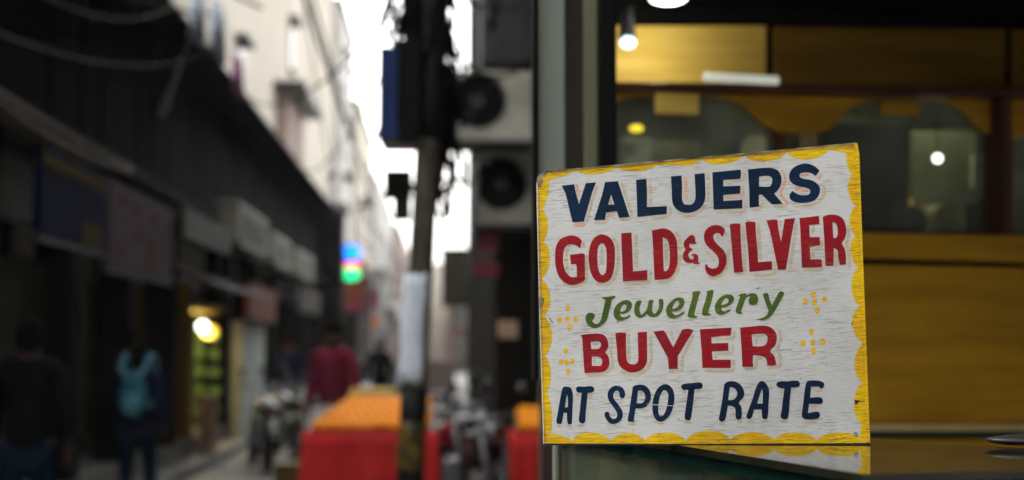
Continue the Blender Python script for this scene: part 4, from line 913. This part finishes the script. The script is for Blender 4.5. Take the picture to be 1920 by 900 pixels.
# ================================================================ FRUIT STALLS
og = bpy.data.meshes.new('orange'); bm = bmesh.new(); bmesh.ops.create_icosphere(bm, subdivisions=2, radius=.045); 
for v in bm.verts: v.co.z *= .88
bm.to_mesh(og); bm.free(); og.materials.append(M['tangerine'])
for p in og.polygons: p.use_smooth = True
ORD = ['front', 'second', 'third', 'fourth', 'fifth', 'sixth', 'seventh', 'eighth', 'ninth', 'tenth', 'eleventh', 'twelfth', 'thirteenth', 'rearmost']
def stall(x0, x1, y, ztab, depth, label, nx, ny, fruit_label, grp, xshrink=0.0):
    r_ = empty('fruit_stall', ((x0 + x1) / 2, y + depth / 2, 0), 0, label, 'stall')
    hw = (x1 - x0) / 2; hd = depth / 2
    MB().b2((-hw + .02, -hd + .02, ztab - .04), (hw - .02, hd - .02, ztab)).build('tabletop', 'brown_wood', r_)
    for sx in (-1, 1):
        for sy in (-1, 1): MB().b2((sx * (hw - .08) - .025, sy * (hd - .08) - .025, 0), (sx * (hw - .08) + .025, sy * (hd - .08) + .025, ztab - .04)).build('leg', 'brown_wood', r_)
    # cloth with folds
    b = MB(); per = []
    n1, n2 = 40, 24
    for i in range(n1): per.append((-hw + 2 * hw * i / n1, -hd))
    for i in range(n2): per.append((hw, -hd + 2 * hd * i / n2))
    for i in range(n1): per.append((hw - 2 * hw * i / n1, hd))
    for i in range(n2): per.append((-hw, hd - 2 * hd * i / n2))
    N = len(per); rows = 7
    for j in range(rows):
        t = j / (rows - 1)
        for i, (x, yy) in enumerate(per):
            ox = math.sin(i * .95) * .016 * t + math.sin(i * .37 + 1) * .028 * t
            l = math.hypot(x, yy); b.v.append(Vector((x * (1 + .03 * t) + (x / l) * ox, yy * (1 + .03 * t) + (yy / l) * ox, ztab + .006 - (ztab - .12) * t)))
    for j in range(rows - 1):
        for i in range(N): k = j * N + i; k2 = j * N + (i + 1) % N; b.f.append([k, k2, k2 + N, k + N])
    b.f.append(list(range(N)))
    o = b.build('cloth', 'red_cloth', smooth=True, origin=(0, 0, 0)); o.location = (r_.location.x, r_.location.y, 0)
    for v in o.data.vertices: pass
    tag(o, 'red cloth draped over ' + ('the main orange stall' if nx > 8 else 'the half hidden stall at right'), 'cloth')
    # sloping display board under the fruit
    for iy in range(ny):
        for ix in range(nx):
            off = .5 * (iy % 2); u = (ix + .5 + off * .9) / (nx + .5)
            inset = xshrink * iy / ny
            px_ = x0 + .06 + inset + (x1 - x0 - .12 - inset) * u
            o = bpy.data.objects.new('orange', og); COL.objects.link(o)
            zz = ztab + .050 + .020 * iy
            o.location = (px_ + random.uniform(-.006, .006), y + .13 + iy * .088, zz + random.uniform(-.004, .004)); o.rotation_euler = (random.uniform(0, .5), random.uniform(0, .5), random.random() * 6)
            tag(o, fruit_label % ORD[iy], 'orange', grp)
    b = MB().prism([(-hw + .03, -hd + .10, ztab + .007), (-hw + .03, -hd + ny * .088, ztab + .007), (-hw + .03, -hd + ny * .088, ztab + .012 + .020 * ny - .03), (-hw + .03, -hd + .10, ztab + .009)], (2 * hw - .06 - 0, 0, 0))
    b.v = [v + Vector((r_.location.x, r_.location.y, 0)) for v in b.v]
    tag(b.build('display_board', 'brown_wood'), 'sloping board under the rows of oranges on ' + ('the main stall' if nx > 8 else 'the right hand stall'), 'board')
    return r_
xa = atY(566, 812, 12.5); xb = atY(822, 812, 12.5)
stall(xa.x, xb.x, 12.5, xa.z, 1.15, 'table stall draped in red cloth and heaped with oranges', 12, 11, 'ripe orange in the %s row from the front of the main red stall', 'oranges on the main stall', .28)
xa2 = atY(962, 815, 10.4); xb2 = atY(1040, 815, 10.4)
stall(xa2.x, xb2.x, 10.4, xa2.z, .7, 'second orange stall in red cloth half hidden by the door frame', 3, 6, 'orange in the %s row of the half hidden stall at right', 'oranges on the right hand stall', 0)
p = atY(698, 752, 14.0)
tag(MB().b2((p.x - .22, 14.0, p.z - .35), (p.x + .22, 14.3, p.z + .12)).build('carton', 'yellow_box', bevel=.02), 'cream yellow carton standing behind the oranges', 'carton')
tag(MB().b2((p.x - .3, 13.95, 0), (p.x + .3, 14.35, p.z - .35)).build('crate', 'brown_wood', bevel=.01), 'brown crate under the cream carton behind the stall', 'crate')
p = atY(538, 880, 13.0)
tag(MB().b2((p.x - .12, 13.0, 0), (p.x + .14, 13.3, .5)).build('crate', 'worn_yellow_band', bevel=.01), 'low dark yellow crate at the left foot of the stall', 'crate')

# ================================================================ PEOPLE
def skinmesh(name, verts, edges, rads, m_, parent, sub=2, root=0):
    me = bpy.data.meshes.new(name); me.from_pydata(verts, edges, []); o = bpy.data.objects.new(name, me); COL.objects.link(o)
    md = o.modifiers.new('skin', 'SKIN'); md.use_smooth_shade = True
    for i, v in enumerate(me.skin_vertices[0].data):
        r = rads[i]; v.radius = (r, r) if not isinstance(r, tuple) else r; v.use_root = (i == root)
    s_ = o.modifiers.new('sub', 'SUBSURF'); s_.levels = sub; s_.render_levels = sub
    dg = bpy.context.evaluated_depsgraph_get(); nm = bpy.data.meshes.new_from_object(o.evaluated_get(dg))
    o.modifiers.clear(); o.data = nm; nm.materials.clear(); nm.materials.append(M[m_]); nm.name = name
    for p_ in nm.polygons: p_.use_smooth = True
    o.parent = parent; return o
def person(loc_, rz, shirt, trousers, label, h=1.7, step=.22, arm=.15, pack=False, sleeve=None, armfwd=0):
    r_ = empty('person', loc_, rz, label, 'person'); s = h / 1.7
    V = []; E = []; Rd = []
    def a(p, r, par=None):
        V.append(Vector(p) * s); Rd.append(r * s); i = len(V) - 1
        if par is not None: E.append((par, i))
        return i
    pel = a((0, 0, .92), .125); wa = a((0, 0, 1.08), .115, pel); ch = a((0, .01, 1.27), .135, wa); nb = a((0, .0, 1.42), .075, ch); nk = a((0, .005, 1.49), .052, nb)
    hd = a((0, .012, 1.57), .078, nk); hd2 = a((0, .015, 1.64), .082, hd)
    a((0, .095, 1.575), .016, hd)
    for sx in (-1, 1): a((sx * .08, .005, 1.58), .014, hd)
    legs = []; arms = []
    for sx in (-1, 1):
        st = step * sx
        hp = a((sx * .09, 0, .88), .092, pel); kn = a((sx * .10, st * .45 + .03, .49), .062, hp); an = a((sx * .10, st - (.03 if sx < 0 else 0), .09), .042, kn)
        a((sx * .105, st + .14, .035), .033, an); legs.append((hp, kn, an))
        sh = a((sx * .185, 0, 1.38), .062, nb); el = a((sx * .25, -arm * sx + armfwd * .3, 1.12), .044, sh); wr = a((sx * .24, -arm * sx * .6 + .1 + armfwd, .92 + armfwd * .5), .03, el)
        pm = a((sx * .24, -arm * sx * .6 + .13 + armfwd, .86 + armfwd * .5), .028, wr); arms.append((sh, el, wr))
        bx, by, bz = sx * .24, -arm * sx * .6 + .13 + armfwd, .86 + armfwd * .5
        for k in range(4): f1 = a((bx - .01 * sx, by - .025 + k * .018, bz - .055), .009, pm); a((bx - .02 * sx, by - .022 + k * .018, bz - .085 + .006 * abs(k - 1.5)), .007, f1)
        th = a((bx - .02 * sx, by + .04, bz - .02), .009, pm); a((bx - .03 * sx, by + .05, bz - .05), .008, th)
    skinmesh('body', V, E, Rd, 'skin', r_, 2)
    # clothes
    c0 = V[:]
    cv = [V[pel] - Vector((0, 0, .05)), V[wa], V[ch], V[nb] + Vector((0, -.005, .04))]; ce = [(0, 1), (1, 2), (2, 3)]; cr = [.172 * s, .165 * s, .18 * s, .10 * s]
    for i, (sh, el, wr) in enumerate(arms):
        k = len(cv); cv += [V[sh], V[el], V[el].lerp(V[wr], .9)]; ce += [(3, k), (k, k + 1), (k + 1, k + 2)]; cr += [.092 * s, .07 * s, .052 * s]
    skinmesh('jacket', cv, ce, cr, shirt, r_, 2)
    if sleeve:
        for (sh, el, wr) in arms: skinmesh('sleeve', [V[sh] - Vector((0, 0, .03)), V[el], V[el].lerp(V[wr], .9)], [(0, 1), (1, 2)], [.088 * s, .066 * s, .05 * s], sleeve, r_, 1)
    tv = [V[pel] - Vector((0, 0, .02))]; te = []; tr_ = [.142 * s]
    for (hp, kn, an) in legs:
        k = len(tv); tv += [V[hp] - Vector((0, 0, .03)), V[kn], V[an] + Vector((0, 0, .02))]; te += [(0, k), (k, k + 1), (k + 1, k + 2)]; tr_ += [.105 * s, .078 * s, .062 * s]
    skinmesh('trousers', tv, te, tr_, trousers, r_, 2)
    for (hp, kn, an) in legs: 
        q = V[an]; MB().ell(None, (.048 * s, .14 * s, .05 * s), 12, 8, Matrix.Translation((q.x, q.y + .06, .05))).build('shoe', 'rubber', r_, smooth=True)
    MB().ell(None, (.096 * s, .100 * s, .125 * s), 16, 10, Matrix.Translation(V[hd2] + Vector((0, -.026, -.008)))).build('hair', 'hair', r_, smooth=True)
    if pack:
        b = MB(); b.ell(None, (.125, .08, .21), 18, 12, Matrix.Translation((0, -.24, 1.13))); b.build('backpack', 'teal_fabric', r_, smooth=True)
        MB().ell(None, (.09, .04, .10), 14, 8, Matrix.Translation((0, -.30, 1.06))).build('pack_pocket', 'teal_light', r_, smooth=True)
        for sx in (-1, 1): MB().tube([(sx * .10, -.20, 1.40), (sx * .12, -.05, 1.475), (sx * .12, .10, 1.42), (sx * .13, .15, 1.25), (sx * .13, .05, 1.08), (sx * .11, -.15, 1.02)], .022, 8).build('pack_strap', 'teal_light', r_, smooth=True)
        for sx in (-1, 1): MB().tube([(sx * .13, -.24, 1.40), (sx * .03, -.32, 1.24)], .02, 8).build('pack_strap', 'teal_light', r_, smooth=True)
    return r_
pz = atY(262, 650, 13.0); person((pz.x, 13.0, 0), 0, 'navy_jacket', 'denim', 'walker in a dark navy jacket seen from behind carrying a teal backpack', 1.53, .2, .12, pack=True)
pz = atY(56, 650, 9.3); person((pz.x, 9.3, 0), R(8), 'black_coat', 'denim', 'walker in a black coat and blue jeans at the far left edge', 1.69, .25, .1)
pz = atY(626, 650, 14.6); person((pz.x, 14.6, 0), R(160), 'maroon_knit', 'black_coat', 'person in a maroon vest over pale sleeves standing behind the orange stall', 1.76, .05, .05, sleeve='pink_sleeve')
pz = atY(712, 650, 30); person((pz.x, 30, 0), R(10), 'black_coat', 'black_coat', 'distant walker in dark clothes between the stall and the pole', 1.66)
pz = atY(545, 650, 21.5); person((pz.x, 21.5, 0), R(170), 'navy_jacket', 'denim', 'distant person in a navy jacket behind the left motorcycles', 1.66)

# ================================================================ MOTORCYCLES
def motorcycle(paint):
    r_ = empty('motorcycle', (0, 0, 0))
    for y, nm in ((-.62, 'wheel'), (.62, 'wheel')):
        w = MB().torus((0, y, .30), .26, .045, 'X', 28, 8).build('wheel', 'rubber', r_, smooth=True)
        b = MB().torus((0, y, .30), .215, .012, 'X', 24, 6); b.cyl((-.05, y, .30), (.05, y, .30), .04, 12)
        for k in range(8): t = k * math.pi / 4; b.tube([(0, y, .30), (0, y + .21 * math.cos(t), .30 + .21 * math.sin(t))], .006, 5)
        b.build('rim', 'chrome', w, smooth=True)
        b = MB(); n = 10
        b.tube([(0, y + .33 * math.cos(R(30 + 120 * k / n)), .30 + .33 * math.sin(R(30 + 120 * k / n))) for k in range(n + 1)], .05, 8); b.build('mudguard', paint, r_, smooth=True)
    MB().ell(None, (.14, .27, .13), 18, 10, Matrix.Translation((0, .14, .78)) @ Matrix.Rotation(R(8), 4, 'X')).build('fuel_tank', paint, r_, smooth=True)
    MB().ell(None, (.13, .36, .07), 18, 10, Matrix.Translation((0, -.33, .79))).build('seat', 'black_seat', r_, smooth=True)
    MB().box((0, .03, .42), (.24, .34, .28)).build('engine', 'grey_metal', r_, bevel=.03)
    b = MB().tube([(0, .42, .85), (0, -.05, .62), (0, -.5, .66), (0, -.72, .74)], .022, 8); b.tube([(0, .38, .80), (0, .2, .3), (0, -.2, .26), (0, -.62, .3)], .02, 8); b.build('frame', 'dark_metal', r_, smooth=True)
    b = MB()
    for sx in (-1, 1): b.tube([(sx * .08, .62, .30), (sx * .08, .42, .95)], .02, 8); 
    b.build('fork', 'chrome', r_, smooth=True)
    MB().tube([(-.36, .22, 1.02), (-.26, .34, 1.03), (0, .40, .98), (.26, .34, 1.03), (.36, .22, 1.02)], .014, 8).build('handlebar', 'chrome', r_, smooth=True)
    MB().ell((0, .52, .88), (.085, .06, .085)).build('headlight', 'chrome', r_, smooth=True)
    for sx in (-1, 1):
        m1 = MB().tube([(sx * .24, .33, 1.03), (sx * .30, .33, 1.16)], .006, 6).build('mirror_stalk', 'dark_metal', r_); MB().ell((sx * .31, .33, 1.19), (.06, .012, .04)).build('mirror', 'chrome', m1, smooth=True)
    MB().tube([(.14, .1, .28), (.15, -.3, .27), (.16, -.75, .38)], [.025, .04, .05], 10).build('exhaust', 'chrome', r_, smooth=True)
    MB().ell((0, -.72, .74), (.07, .03, .04)).build('tail_light', 'red_enamel', r_, smooth=True)
    MB().tube([(-.05, .0, .28), (-.22, -.02, .02)], .012, 6).build('side_stand', 'dark_metal', r_)
    return r_
protos = {}
bpy.context.view_layer.update()
for px, Y, rz, pt_, lb in [(488, 18.0, 15, 'white_enamel', 'white motorcycle parked at the left kerb, nearest of the three'), (528, 19.5, 25, 'white_enamel', 'white motorcycle just behind the nearest one on the left'), (560, 21.0, 10, 'grey_metal', 'grey motorcycle in the row beside the stall'),
                          (862, 12.6, -165, 'red_enamel', 'dark red motorcycle parked just right of the pole'), (905, 14.0, -160, 'grey_metal', 'grey motorcycle parked behind the red one on the right'), (925, 11.3, -172, 'dark_metal', 'dark motorcycle against the wall under the air conditioners'), (850, 17.0, -168, 'grey_metal', 'grey motorcycle farther back on the right')]:
    if pt_ not in protos: r_ = protos[pt_] = motorcycle(pt_)
    else: r_ = copy_tree(protos[pt_])
    p = atY(px, 650, Y); r_.location = (p.x, Y, .02); r_.rotation_euler = (0, R(6), R(rz)); tag(r_, lb, 'motorcycle', 'motorcycles parked in the street')
# a few far-off market things and stacked goods on the right
for px, py, Y, w, h, m_, lb in [(868, 712, 18, .5, .6, 'white_enamel', 'white bin shape beyond the motorcycles on the right'), (815, 690, 28, .8, 1.3, 'pink_wall', 'pale wrapped stack of goods in the middle of the far street'), (760, 690, 34, .9, 1.2, 'grey_wall', 'grey covered cart behind the pole posters')]:
    p = atY(px, py, Y); tag(MB().b2((p.x - w / 2, Y, 0), (p.x + w / 2, Y + w, h)).build('covered_goods', m_, bevel=.06), lb, 'goods')

# ================================================================ HAZE down the long street
bpy.context.view_layer.update()
hz = MB().b2((-40, -50, -1.3), (40, 200, 40)).build('haze', 'cable_black'); hz['kind'] = 'stuff'; hz['label'] = 'thin pale haze filling the street'
hm = bpy.data.materials.new('haze_air'); hm.use_nodes = True; hn = hm.node_tree; hn.nodes.clear()
pv = hn.nodes.new('ShaderNodeVolumePrincipled'); pv.inputs['Density'].default_value = 0.0005; pv.inputs['Color'].default_value = (.9, .91, .92, 1)
ho = hn.nodes.new('ShaderNodeOutputMaterial'); hn.links.new(pv.outputs[0], ho.inputs['Volume']); hz.data.materials.clear(); hz.data.materials.append(hm)
